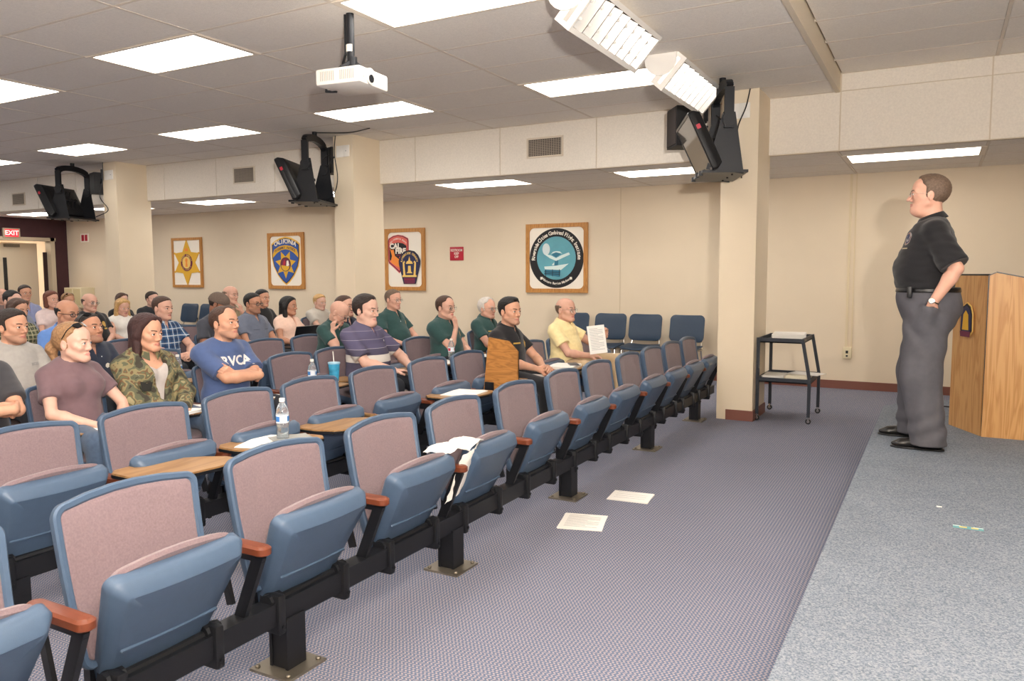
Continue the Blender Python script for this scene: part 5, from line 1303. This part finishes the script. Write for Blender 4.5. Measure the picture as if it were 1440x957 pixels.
    if not stand:
        legs = o.get('legs'); hipz = seatz+.09
        LG = legs or dict(L=((.44, .13, .50), (.46, .14, .10)), R=((.44, -.13, .50), (.46, -.14, .10)))
        def trf(P):
            d = ell(P, pel+np.array((-.0, 0, -.03)), (.135+fat*.3, .178+fat*.4, .115))
            for s, sg in (('L', 1), ('R', -1)):
                kx, ax_ = LG[s]; h_ = pel+B((.02, .09*sg, -.015)); kx = B(kx); ax_ = B(ax_)
                d = smin(d, seg(P, h_, kx, .088, .066), .04); d = smin(d, seg(P, kx, ax_, .064, .054), .025)
            return np.maximum(d+.004*fbm(P, 30, 2), P[:, 2]-F32(seatz+.2))
        apts = [pel]+[B(LG[s][i]) for s in 'LR' for i in (0, 1)]; lo, hi = box_of(apts, .16); lo[2] = max(lo[2], min(p[2] for p in apts)-.0)
        link('trousers', mesh_from('trousers', [nets(trf, lo, hi, .0135 if o.get('seelegs') else .021)], [TR]), root)
        SH = o.get('shoes', mat('black_shoe_leather', '1c1a1a', .3))
        for s, sg in (('L', 1), ('R', -1)):
            a = B(LG[s][1]); fd = np.array(o.get('foot', {}).get(s, (1, .15*sg, 0)), float); fd = B(fd/np.linalg.norm(fd))
            hz_ = a+np.array((0, 0, -.045)); base = max(.0, hz_[2]-.055)
            def shf_(P):
                d = seg(P, a+np.array((-.0, 0, .01)), hz_-fd*.02, .042, .04); d = smin(d, seg(P, hz_-fd*.03+np.array((0, 0, -.01)), hz_+fd*.15+np.array((0, 0, -.022)), .038, .03), .03)
                return np.maximum(d, F32(base)-P[:, 2])
            q = np.array([a, hz_+fd*.16]); link('shoe', mesh_from('shoe', [nets(shf_, q.min(0)-.07, q.max(0)+.07, .011)], [SH]), root)
    return root, dict(torso=torso, hc=hc_, nb=nb, arms=arms, Mh=Mh, BR=BR, pel=pel, che=che)
# ------------------------------------------------------------------ clothes
def cloth(name, c, rough=.9, noise=.05): return mat(name, c, rough, noise=noise, nscale=40, bump=.12, bscale=300, sheen=.15)
def ramp_z(name, stops, jitter=0):
    M = mat(name, 'ffffff', .9, bump=.1, bscale=300); nt, b, N, L = nodes_of(M)
    tc = N('ShaderNodeTexCoord'); sp = N('ShaderNodeSeparateXYZ'); r = N('ShaderNodeValToRGB'); r.color_ramp.interpolation = 'CONSTANT'
    mr = N('ShaderNodeMapRange'); mr.inputs[1].default_value = .4; mr.inputs[2].default_value = 1.2
    L(tc.outputs['Object'], sp.inputs[0]); L(sp.outputs[2], mr.inputs[0]); L(mr.outputs[0], r.inputs['Fac']); L(r.outputs['Color'], b.inputs['Base Color'])
    e = r.color_ramp.elements
    for i, (z, c) in enumerate(stops):
        x = e[i] if i < 2 else e.new(1.0)
        x.position = (z-.4)/.8; x.color = (*lin(c), 1)
    return M
STRIPE = ramp_z('striped_purple_knit', [(.4, '4f4a5e'), (.62, '4a4558'), (.675, 'c9c3bb'), (.735, '4b465a'), (.79, 'a9a3aa'), (.793, '55506a'), (.86, '55506a'), (.865, '9c97a4'), (.868, '57526b'), (.93, '57526b'), (.935, '8c8797'), (.94, '5c566e')])
def pattern_plaid(name, base, dark, light, s=.07):
    M = mat(name, base, .9, bump=.1, bscale=300); nt, b, N, L = nodes_of(M)
    tc = N('ShaderNodeTexCoord'); sp = N('ShaderNodeSeparateXYZ'); L(tc.outputs['Object'], sp.inputs[0])
    def band(o, w, ph):
        a = N('ShaderNodeMath'); a.operation = 'ADD'; a.inputs[1].default_value = ph; L(o, a.inputs[0])
        p = N('ShaderNodeMath'); p.operation = 'PINGPONG'; p.inputs[1].default_value = s/2; L(a.outputs[0], p.inputs[0])
        l = N('ShaderNodeMath'); l.operation = 'LESS_THAN'; l.inputs[1].default_value = w; L(p.outputs[0], l.inputs[0]); return l.outputs[0]
    col = None
    prev = (*lin(base), 1)
    for o, w, ph, c, f in ((sp.outputs[1], .012, 0, dark, .6), (sp.outputs[2], .012, 0, dark, .6), (sp.outputs[1], .005, s*.5, light, .8), (sp.outputs[2], .005, s*.5, light, .8)):
        bnd = band(o, w, ph); mx = N('ShaderNodeMix'); mx.data_type = 'RGBA'; ml = N('ShaderNodeMath'); ml.operation = 'MULTIPLY'; ml.inputs[1].default_value = f
        L(bnd, ml.inputs[0]); L(ml.outputs[0], mx.inputs[0]); mx.inputs[7].default_value = (*lin(c), 1)
        if col is None: mx.inputs[6].default_value = prev
        else: L(col, mx.inputs[6])
        col = mx.outputs[2]
    L(col, b.inputs['Base Color']); return M
def camo():
    M = mat('camouflage_cloth', '66664a', .9, bump=.15, bscale=200); nt, b, N, L = nodes_of(M)
    tc = N('ShaderNodeTexCoord'); n = N('ShaderNodeTexNoise'); n.inputs['Scale'].default_value = 15; n.inputs['Detail'].default_value = 1.5; n.inputs['Distortion'].default_value = .2
    r = N('ShaderNodeValToRGB'); r.color_ramp.interpolation = 'CONSTANT'; e = r.color_ramp.elements
    e[0].position = 0; e[0].color = (*lin('3f3a30'), 1); e[1].position = .40; e[1].color = (*lin('5b5c48'), 1)
    for p, c in ((.49, '857a58'), (.56, '6a4f38'), (.60, '5c6048'), (.66, '9a8f6c')): x = e.new(p); x.color = (*lin(c), 1)
    L(tc.outputs['Object'], n.inputs['Vector']); L(n.outputs['Fac'], r.inputs['Fac']); L(r.outputs['Color'], b.inputs['Base Color']); return M
CAMO = camo(); PLAID = pattern_plaid('blue_plaid_cloth', '3a5a80', '1d3050', 'c3cbd2'); OLIVEP = pattern_plaid('olive_plaid_cloth', '6c6d52', '3c4132', 'a8a284', .04)
GREEN = cloth('dark_green_polo', '2c4a48'); BLACKC = cloth('black_polo', '1d1c1f'); NAVYC = cloth('navy_polo', '252c3d')
BADGE = mat('badge_gold', 'c9a054', .5); THREAD = mat('gold_thread', 'd0a850', .6); WHITET = mat('white_print', 'dcdad8', .8); PALET = mat('pale_emblem', 'cfc9b8', .7)
KHAKI = cloth('khaki_trousers', 'c2aa88'); JEANS = cloth('blue_jeans', '44546a', noise=.15)
def shp(pts, k=1.): n_ = len(pts); return [(0, 0)]+[(x*k*.5, y*k*.5) for x, y in pts]+[(x*k, y*k) for x, y in pts], [[0, 1+i, 1+(i+1) % n_] for i in range(n_)]+[[1+i, 1+n_+i, 1+n_+(i+1) % n_, 1+(i+1) % n_] for i in range(n_)]
SHIELD = [(0, .03), (.02, .022), (.024, .0), (.016, -.02), (0, -.032), (-.016, -.02), (-.024, 0), (-.02, .022)]
def badge(cy=.085, cz=-.13, m=BADGE, k=1.): v, f = shp(SHIELD, k); return ('badge', m, v, f, cy, cz)
def line(cy=-.075, cz=-.125, w=.04, h=.006, m=THREAD): return ('name_embroidery', m, [(-w+w*i/4, s_*h) for i in range(9) for s_ in (-1, 1)], [[2*i, 2*i+2, 2*i+3, 2*i+1] for i in range(8)], cy, cz)
def disc(r, ry=None): v = [(0, 0)]+circ(r*.5, 20, ry=(ry or r)*.5)+circ(r, 20, ry=ry); return v, [[0, 1+i, 1+(i+1) % 20] for i in range(20)]+[[1+i, 21+i, 21+(i+1) % 20, 1+(i+1) % 20] for i in range(20)]
def word(txt, size, m, cy, cz, nm='lettering', bold=.0): v, f = text_geo(txt, size, bold=bold); return (nm, m, v, f, cy, cz)
X = lambda r: ROWX[r]+.0
UPR = lambda wx, wy, wz, hd=(-.25, .15, 1), nrm=(-1, 0, .2), **k: ((wx, wy, wz), (.25, -.5, -1), hd, nrm, k)
PEOPLE = [
 dict(label='man in a dark grey tee with folded forearms at the left edge', x=X('C'), y=2.17, zt=1.23, near=1, skin='tan', hair='short', hc='dark', shirt=cloth('charcoal_tee', '3a393d'), pose='crossed', yaw=.3, sleeve=.75, shw=1.05),
 dict(label='woman in a mauve-brown tee with sunglasses pushed up on her head', x=X('C'), y=2.72, zt=1.145, lean=.02, near=2, sex='f', skin='fair', hair='pony', hc='sandy', ht=.01, hs=.006, hl=.078, jaw=.9, nose=.6, shirt=cloth('mauve_brown_tee', '71595e'), yaw=.45, pitch=.0, shades=1, pose='desk', iris='blue', sleeve=.62, trousers=JEANS, hsz=.98, armR=((.30, -.06, .60), (-.1, -1, -.6), (.6, .8, 0), (0, 0, -1), {}), armL=((.27, .16, .50), (0, 1, -.3), (.9, -.4, -.2), (0, 0, -1), {})),
 dict(label='woman with long dark hair in a camouflage jacket over a pale top', x=X('C'), y=3.22, zt=1.165, near=2, sex='f', skin='tan', hair='long', hc='redbrown', ht=.018, hs=.012, ln=.27, hl=.09, jaw=.88, nose=.6, shirt=CAMO, sname='jacket', neckline='open', yaw=.15, pitch=-.03, pose='lap', sleeve=1.5, loose=.022, fold=.005, trousers=JEANS, iris='brown', hsz=.98, shw=1.15, camo=1,
      decals=[('chest_patch', mat('patch_dark', '2b2a26', .9), [(-.035, -.03), (.03, -.036), (.035, .02), (-.03, .028)], [[0, 1, 2, 3]], -.105, -.19), ('insignia', mat('patch_tan', 'a8946a', .8), *disc(.017, .022), -.105, -.193),
              ('name_tape', mat('patch_grey', '8b8674', .9), [(-.04, -.006), (.04, -.014), (.04, .006), (-.04, .012)], [[0, 1, 2, 3]], -.10, -.12), ('unit_patch', mat('patch_tan', 'a8946a', .8), [(-.02, .02), (.02, .02), (.0, -.03)], [[0, 1, 2]], .10, -.12)]),
 dict(label='man with crossed arms in a blue tee with white lettering', x=X('C'), y=3.84, zt=1.195, near=2, skin='tan', hair='receding', hc='brown', ht=.008, shirt=cloth('denim_blue_tee', '4a5c86'), pose='crossed', yaw=.15, pitch=.12, sleeve=.8, armr=1.12, loose=.016, iris='brown', beard='full', shw=1.08,
      decals=[word('RVCA', .092, WHITET, .0, -.125, bold=.003)]),
 dict(label='heavy dark-haired man in a striped purple and cream polo shirt', x=X('C')+.12, y=5.25, zt=1.24, near=2, skin='fair', hair='short', hc='dark', ht=.016, hs=.01, shirt=STRIPE, neckline='polo', yaw=.05, pitch=-.05, pose='desk', armr=1.15, fat=.035, belly=.03, hsz=1.08, shw=1.12, sleeve=.8, jowl=1, iris='brown', hl=.088, decals=[line(.09, -.12, .008, .008, WHITET)],
      armR=((.34, -.02, .61), (-.1, -1, -.7), (.5, .9, -.05), (0, 0, -1), {}), armL=((.34, .20, .62), (0, 1, -.6), (.9, .1, -.25), (0, 0, -1), dict(curl=.35))),
 dict(label='man in a green polo and glasses resting his chin on his hand', x=X('C'), y=6.66, zt=1.19, near=1, skin='rose', hair='receding', hc='brown', shirt=GREEN, neckline='polo', yaw=-.1, pitch=.02, glasses='thin', loose=.018, belly=.03, fat=.01, iris='blue',
      armR=((.145, .015, .905), (.35, -.3, -1), (-.15, .0, 1), (-1, .1, .15), dict(curl=.8)), decals=[badge(.12)]),
 dict(label='older white-haired man in a green polo and glasses', x=X('C'), y=7.5, zt=1.15, near=1, skin='pink', hair='receding', hc='white', ht=.014, hs=.01, shirt=GREEN, neckline='polo', yaw=-.15, pitch=.02, glasses='thin', pose='lap', decals=[badge(.1), line()], bc='white', belly=.03, iris='blue'),
 dict(label='young man in a pale grey tee at the left edge', x=X('D'), y=3.06, zt=1.18, near=2, skin='tan', hair='short', hc='dark', ht=.016, hs=.008, shirt=cloth('pale_grey_tee', 'a9a49e'), yaw=.25, pitch=.03, pose='lap', beard='full', decals=[('chest_print', mat('faint_print', '96938f', .8), [(-.03, -.01), (.03, -.01), (.03, .01), (-.03, .01)], [[0, 1, 2, 3]], .09, -.13)]),
 dict(label='crew-cut man in a navy polo with a pale emblem, sunglasses on his head', x=X('D'), y=3.6, zt=1.13, lean=.02, near=2, skin='olive', hair='crew', hc='dark', ht=.005, hs=.003, shirt=NAVYC, neckline='polo', yaw=.2, pitch=.22, shades=1, pose='lap', beard='full', fat=.01,
      decals=[('emblem', PALET, [(-.035, -.008), (-.02, -.022), (0, -.014), (.02, -.022), (.034, -.006), (.012, -.004), (.034, .006), (.01, .008), (-.012, .018), (-.03, .01)], [list(range(10))], .085, -.16), line(.03, -.09, .004, .004, WHITET)]),
 dict(label='bald man in a green polo resting his bowed head on his fist', x=X('D')+.06, y=6.2, zt=1.14, near=2, skin='rose', hair='none', hc='grey', shirt=GREEN, neckline='polo', yaw=.25, pitch=-.55, lean=.12, glasses='thin', belly=.02,
      armR=((.165, -.105, .905), (.3, -.6, -1), (.12, .15, 1), (.1, 1, -.1), dict(curl=1.1))),
 dict(label='grey-haired goateed man in a green polo with round badge and glasses', x=X('D'), y=7.38, zt=1.235, near=1, skin='pink', hair='short', hc='greybrown', bc='grey', shirt=GREEN, neckline='polo', yaw=-.1, pitch=.0, glasses='thin', pose='desk', beard='goatee', belly=.05, fat=.02, ht=.008, decals=[('badge', BADGE, *disc(.028), .11, -.12), line(-.02, -.1, .005, .005, WHITET)], shw=1.1),
 dict(label='bald man with glasses in a bright blue shirt', x=X('E'), y=4.14, zt=1.2, near=1, skin='olive', hair='bald_fringe', hc='black', shirt=cloth('bright_blue_shirt', '5f84c2'), neckline='polo', yaw=.2, pitch=-.08, glasses='dark', pose='lap', beard='goatee', lean=.08),
 dict(label='crew-cut man in a blue plaid shirt', x=X('E'), y=5.18, zt=1.2, near=1, skin='rose', hair='crew', hc='brown', ht=.010, hs=.002, shirt=PLAID, neckline='polo', yaw=.15, pose='clasp', beard=None, decals=[]),
 dict(label='man with a backward brown cap and dark grey tee, head lowered', x=X('E'), y=5.8, zt=1.22, near=1, skin='brown', hair='cap', hc='black', shirt=cloth('slate_tee', '44464f'), yaw=.5, pitch=-.35, pose='lap', lean=.08, shades=0, fat=.02),
 dict(label='man with dark-framed glasses and moustache in a grey button shirt', x=X('E'), y=6.36, zt=1.205, near=1, skin='olive', hair='short', hc='black', ht=.01, shirt=cloth('steel_grey_shirt', '6a7080'), neckline='polo', yaw=.1, glasses='dark', pose='lap', beard='full', fat=.02, decals=[line(.09, -.15, .035, .003, mat('pocket_seam', '4f5562', .9)), line(-.06, -.15, .035, .003, mat('pocket_seam', '4f5562', .9))]),
 dict(label='woman with long black hair in a pale peach top behind the black laptop', x=X('E'), y=6.92, zt=1.15, near=1, sex='f', skin='olive', hair='long', hc='black', ht=.014, hs=.01, ln=.22, shirt=cloth('peach_top', 'ecc8b4'), yaw=.25, pose='desk', neckline='v', sleeve=.5, fat=.02),
 dict(label='red-faced short-haired man in dark blue behind the striped polo', x=X('D'), y=6.64, ly=-.12, zt=1.185, near=1, skin='rose', hair='crew', hc='brown', ht=.01, shirt=NAVYC, neckline='polo', yaw=.1, pitch=.1, pose='lap'),
 dict(label='woman with brown hair in an olive plaid top near the left edge', x=X('F'), y=4.44, zt=1.185, near=1, sex='f', skin='tan', hair='long', hc='brown', ln=.2, shirt=OLIVEP, yaw=.2, pitch=-.1, pose='lap'),
 dict(label='bald man in a khaki shirt with a hand at his chin', x=X('F'), y=7.12, zt=1.27, near=1, skin='rose', hair='bald_fringe', hc='greybrown', shirt=cloth('khaki_shirt', 'a89a7c'), neckline='polo', yaw=.1, glasses=None, armL=((.17, .05, .93), (.3, .6, -1), (-.1, -.25, 1), (-1, -.2, .1), dict(curl=.9))),
 dict(label='dark-haired man in black behind the grey-shirt man', x=X('F'), y=7.66, zt=1.21, near=0, skin='tan', hair='short', hc='black', shirt=BLACKC, yaw=0, pose='lap'),
 dict(label='small blond person with the head just above the bald green-polo man', x=X('F'), y=8.78, zt=1.115, near=0, skin='fair', hair='short', hc='blonde', ht=.014, shirt=cloth('pale_shirt', 'b9b2a8'), yaw=-.15, pose='lap'),
 dict(label='dark-haired person at far left behind the olive plaid woman', x=X('G'), y=5.05, zt=1.24, near=0, skin='fair', hair='receding', hc='black', shirt=cloth('grey_blue_shirt', '7a8090'), yaw=.2, pitch=-.25, pose='lap'),
 dict(label='balding man in a black shirt with a gold badge and glasses', x=X('G'), y=5.98, zt=1.19, near=1, skin='rose', hair='bald_fringe', hc='brown', shirt=BLACKC, neckline='v', yaw=.1, glasses='thin', pose='lap', fat=.04, belly=.04, shw=1.1, hsz=.98, decals=[badge(.09, -.13, BADGE, 1.2), line(.09, -.185, .025, .008)]),
 dict(label='auburn-haired woman in a pink and white top', x=X('H'), y=6.22, zt=1.2, near=0, sex='f', skin='pink', hair='bob', hc='auburn', ht=.016, shirt=cloth('pink_white_top', 'd9c4c0'), yaw=.1, pose='lap'),
 dict(label='blonde woman in a sleeveless white top', x=X('G'), y=6.42, zt=1.105, near=0, sex='f', skin='rose', hair='long', hc='blonde', ht=.018, hs=.012, ln=.12, shirt=cloth('white_top', 'e2ddd5'), yaw=-.1, pitch=-.1, pose='desk', sleeve=.12),
 dict(label='dark-haired man in a black jacket near the far column', x=X('H'), y=7.76, zt=1.16, near=0, skin='fair', hair='short', hc='dark', shirt=cloth('black_jacket', '24272c'), yaw=0, pose='lap', sleeve=1.5),
 dict(label='man in a lavender-blue shirt over a white tee before the door', x=X('I'), y=6.56, zt=1.27, near=0, skin='tan', hair='short', hc='dark', hs=.003, shirt=cloth('lavender_shirt', '8f97bd'), neckline='v', yaw=-.1, pose='lap', fat=.03, shw=1.1),
 dict(label='sandy-haired person with sunglasses on the head, far left group', x=X('I'), y=7.2, zt=1.14, near=0, skin='tan', hair='short', hc='sandy', shirt=cloth('tan_shirt', '9a8a78'), yaw=.1, shades=1, pose='lap'),
 dict(label='brown-haired woman in a black top beside the far column', x=X('H'), y=7.26, zt=1.15, hsz=.9, near=0, sex='f', skin='fair', hair='long', hc='brown', ln=.18, shirt=cloth('black_top', '1e1d20'), yaw=0, neckline='v', pose='lap'),
 dict(label='red-faced man cut by the left edge in the last row', x=X('J'), y=6.88, zt=1.21, near=0, skin='rose', hair='bald_fringe', hc='brown', shirt=cloth('dull_red_shirt', '7d6a66'), yaw=0, pose='lap'),
 dict(label='young dark-haired man in a black polo with gold badge, hands clasped', x=X('B'), y=5.82, zt=1.215, near=2, skin='tan', hair='quiff', hc='black', ht=.014, hs=.004, shirt=BLACKC, neckline='polo', yaw=-.28, pitch=.05, pose='clasp', beard='full', iris='brown', decals=[badge(.11, -.13, BADGE, 1.25), line(-.05, -.12, .042, .006)], trousers=cloth('black_trousers', '202024'), seelegs=1),
 dict(label='balding man in a yellow shirt and khaki trousers holding up a sheet', x=X('B'), y=6.96, zt=1.18, near=2, skin='rose', hair='bald_fringe', hc='greybrown', bc='greybrown', shirt=cloth('pale_yellow_shirt', 'ecd9a2'), neckline='polo', yaw=-.25, pitch=.05, glasses='thin', loose=.02, fold=.005, belly=.03, trousers=KHAKI, seelegs=1,
      armR=((.30, -.03, .64), (-.2, -1, -.6), (.8, .6, .0), (0, .4, -1), dict(curl=1.0)), armL=((.37, .13, .81), (.2, .9, -.8), (.35, .0, 1), (-.2, -1, .1), dict(curl=.9)), legs=dict(L=((.52, .12, .62), (.60, -.0, .30)), R=((.46, -.1, .50), (.48, -.12, .10))), foot=dict(L=(1, -.2, -.3))),
]
INFO = {}
for i, o in enumerate(PEOPLE):
    r, inf = person(o); INFO[o['label']] = (r, inf)
    if o.get('camo'):
        pass
    if o.get('camo'):
        # pale top showing in the open jacket, insignia
        nb = inf['nb']; bx = MB()
        def tf(P): return np.maximum(np.maximum(inf['torso'](P, .004), P[:, 2]-F32(nb[2]-.10)-.5*np.abs(P[:, 1])), np.maximum(-P[:, 0]+.02, np.abs(P[:, 1])-.10))
        link('undershirt', mesh_from('undershirt', [nets(tf, inf['che']-.22, inf['che']+.22, .009)], [cloth('grey_undershirt', 'b9b0ab')]), r)
        MB().lathe([(.003, -.001), (.003, .001)], 8, c=(nb[0]+.09, .0, nb[2]-.045)).build('pendant', CHROME, r)
# belongings held or worn
r, inf = INFO[PEOPLE[-1]['label']]
hnd = inf['arms']['L'][2]
sh = sheets('held_sheet', 'white printed sheet held upright by the man in the yellow shirt', 'paper', (-2.85, 6.87, .79), 0, .17, .27, n=1, th=.0015, lines=14)
sh.rotation_euler = (math.radians(80), math.radians(-6), math.radians(35)); 
lp = thing('laptop', 'open black laptop seen from behind in front of the peach-top woman', 'laptop', (X('E')+.36, 6.75, .56))
MB().box((-.17, -.19, 0), (.06, .19, .018), r=.005).build('base', mat('laptop_black', '141416', .35), lp)
MB().box((-.006, -.19, 0), (.006, .19, .26), M=Matrix.Translation((.065, 0, .015)) @ Matrix.Rotation(.3, 4, 'Y'), r=.003).build('lid', MATS['laptop_black'], lp)
MB().box((-.0065, -.18, .01), (-.0075, .18, .25), M=Matrix.Translation((.065, 0, .015)) @ Matrix.Rotation(.3, 4, 'Y')).build('display', mat('laptop_screen', '30343c', .15), lp)
# ------------------------------------------------------------------ the speaker standing on the stage
SLAC = mat('grey_slacks', '56555b', .8, noise=.06, nscale=30, bump=.08, bscale=200)
lo_v, lo_f = disc(.038, .042)
SPK = dict(label='grey-haired man in a black polo and grey slacks standing on the stage', x=-.055, y=5.86, z=ST, zt=1.785, stand=True, near=3, skin='pink', hair='short', hc='greybrown', bc='greybrown', ht=.012, hs=.009, hl=.078,
    shirt=BLACKC, neckline='polo', byaw=PI, yaw=PI+.05, pitch=.05, glasses='thin', belly=.022, fat=.035, shw=1.0, sleeve=.92, loose=.02, fold=.005, hem=1.045, armr=1.12, iris='blue', flare=.02, jowl=1.1, jaw=1.08, hsz=1.06, lx=-.0, hx=.0, arm=1.0, nose=1.15,
    armL=((-.02, .245, .955), (-.9, .35, -.2), (.35, -.15, -1), (-.0, -1, .1), dict(curl=.3)), armR=((.0, -.25, .96), (-.9, -.5, -.2), (.3, .2, -1), (-.1, 1, 0), dict(curl=.3)),
    decals=[('logo_ring', mat('logo_silver', 'a9a6a4', .7), lo_v, lo_f, .1, -.115), ('logo_rim', mat('logo_rust', '9a6a58', .7), [(x*.93, y*.93) for x, y in lo_v], lo_f, .1, -.1148), ('logo_field', mat('logo_blue', '2c3a5a', .7), [(x*.84, y*.84) for x, y in lo_v], lo_f, .1, -.1146), line(.105, -.178, .03, .004, mat('logo_thread', 'b9ae90', .8))])
r, inf = person(SPK)
BRs = inf['BR']; W_ = lambda v: BRs @ np.array(v, float)
nbs = inf['nb']; pel = inf['pel']
# trousers: waist, two wide legs, pleats
HEMZ = .035
def trs(P):
    Q = P @ BRs.astype(F32)
    d = ell(Q, np.array((.012, 0, .98)), (.192, .20, .2)); d = smin(d, ell(Q, np.array((-.018, 0, .90)), (.170, .195, .16)), .05)
    for (hx, hy, kx, ky, ax_, ay) in ((.0, .10, .03, .16, -.03, .20), (.0, -.10, .06, -.15, .07, -.20)):
        q = seg(P*0+Q, (hx+.005, hy, .86), (kx, ky, .48), .142, .115); q = smin(q, seg(Q, (kx, ky, .48), (ax_-.0, ay, .02), .115, .112), .05); d = smin(d, q, .04)
    f = .006*np.sin(Q[:, 0]*55+Q[:, 2]*4+Q[:, 1]*10)*np.clip((1.0-Q[:, 2])*1.5, 0, 1)*np.clip(Q[:, 0]*6+.6, .15, 1)
    f += .007*np.sin((Q[:, 0]*1.1-Q[:, 2]*.9)*38)*np.exp(-((Q[:, 2]-.78)/.16)**2)+.006*np.sin((Q[:, 0]*.6+Q[:, 2]*1.1)*48+Q[:, 1]*9)*np.exp(-((Q[:, 2]-.14)/.12)**2)
    d = d+f
    # the hand makes a bulge in the left pocket
    d = smin(d, seg(Q, (-.0, .235, .905), (.03, .21, .80), .05, .05), .03); d = smin(d, seg(Q, (.0, -.24, .91), (.02, -.2, .80), .05, .05), .03)
    d = smax(d, -seg(Q, (.0, .245, 1.02), (-.005, .238, .935), .034, .030), .008)
    d = np.maximum(d, Q[:, 2]-1.035); return np.maximum(d, HEMZ-Q[:, 2])
link('trousers', mesh_from('trousers', [nets(trs, (-.4, -.42, .0), (.4, .42, 1.06), .0095)], [SLAC]), r)
def beltf(P):
    Q = P @ BRs.astype(F32); e = ell(Q, np.array((.012, 0, .98)), (.194, .203, .235))
    return np.maximum(np.maximum(e-.004, -(e+.006)), np.abs(Q[:, 2]-1.035-.02*0)-.017)
bl = link('belt', mesh_from('belt', [nets(beltf, (-.3, -.3, .98), (.3, .3, 1.09), .006)], [mat('black_belt_leather', '151416', .3)]), r)
MB().box((.19, -.022, 1.015), (.197, .022, 1.055), M=Matrix(BRs.tolist()).to_4x4(), r=.002).build('buckle', CHROME, bl)
MB().box((.10, .16, .985), (.13, .215, 1.06), M=Matrix(BRs.tolist()).to_4x4(), r=.006).build('phone_pouch', mat('black_pouch', '19191b', .4), bl)
# loafers
for s, (ax_, ay) in ((1, (-.03, .20)), (-1, (.07, -.20))):
    A = np.array((ax_, ay, 0))
    def shoef(P):
        Q = P @ BRs.astype(F32)-A
        d = seg(Q, (-.055, 0, .045), (.0, 0, .045), .038, .042); d = smin(d, seg(Q, (.02, 0, .042), (.15, 0, .03), .042, .036), .03); d = smin(d, ell(Q, (.17, 0, .026), (.05, .036, .02)), .02)
        d = smin(d, seg(Q, (-.0, 0, .05), (.0, 0, .1), .04, .045), .02)
        d = smin(d, np.maximum(np.abs(Q[:, 2]-.062+.12*(Q[:, 0]-.09))-.006, np.maximum(np.abs(Q[:, 0]-.09)-.016, np.abs(Q[:, 1])-.034)), .004)
        return np.maximum(d, .012-Q[:, 2])
    def solef(P):
        Q = P @ BRs.astype(F32)-A
        d = np.minimum(ell(Q, (.12, 0, .006), (.105, .044, .03)), seg(Q, (-.055, 0, .006), (.09, 0, .006), .040, .038)); return np.maximum(np.maximum(d, Q[:, 2]-.014), -Q[:, 2])
    c = W_(A+np.array((.06, 0, .05)))
    sh = link('shoe', mesh_from('shoe', [nets(shoef, c-(.22, .1, .06), c+(.22, .1, .1), .006)], [mat('black_shoe_leather', '1c1a1a', .3)]), r)
    link('sole', mesh_from('sole', [nets(solef, c-(.24, .1, .06), c+(.24, .1, .0), .006)], [DARKPL]), sh)
# wristwatch on the left wrist
S_, E_, w, *_q = inf['arms']['L']
ax = (w-E_)/np.linalg.norm(w-E_); cw = w-ax*.012
q = Vector(ax).to_track_quat('Z', 'Y').to_matrix().to_4x4(); Mw = Matrix.Translation(Vector(cw)) @ q
wt = MB().tube([(.0325*math.cos(a), .0325*math.sin(a), 0) for a in [2*PI*i/20 for i in range(21)]], .004, 6, M=Mw, cap=False)
wo = wt.build('watch_strap', DARKPL, r)
od = np.array((.35, -1, .05)); od = W_((.45, 1, .0)); od -= ax*od.dot(ax); od /= np.linalg.norm(od)
Md = Matrix.Translation(Vector(cw+od*.034)) @ Vector(od).to_track_quat('Z', 'Y').to_matrix().to_4x4()
MB().lathe([(.019, -.004), (.0195, .003), (.017, .0045)], 20, M=Md).build('watch_case', CHROME, wo)
MB().lathe([(.0165, .0046), (.0165, .005)], 20, M=Md).build('watch_dial', mat('watch_dial_white', 'e8e4da', .4), wo)
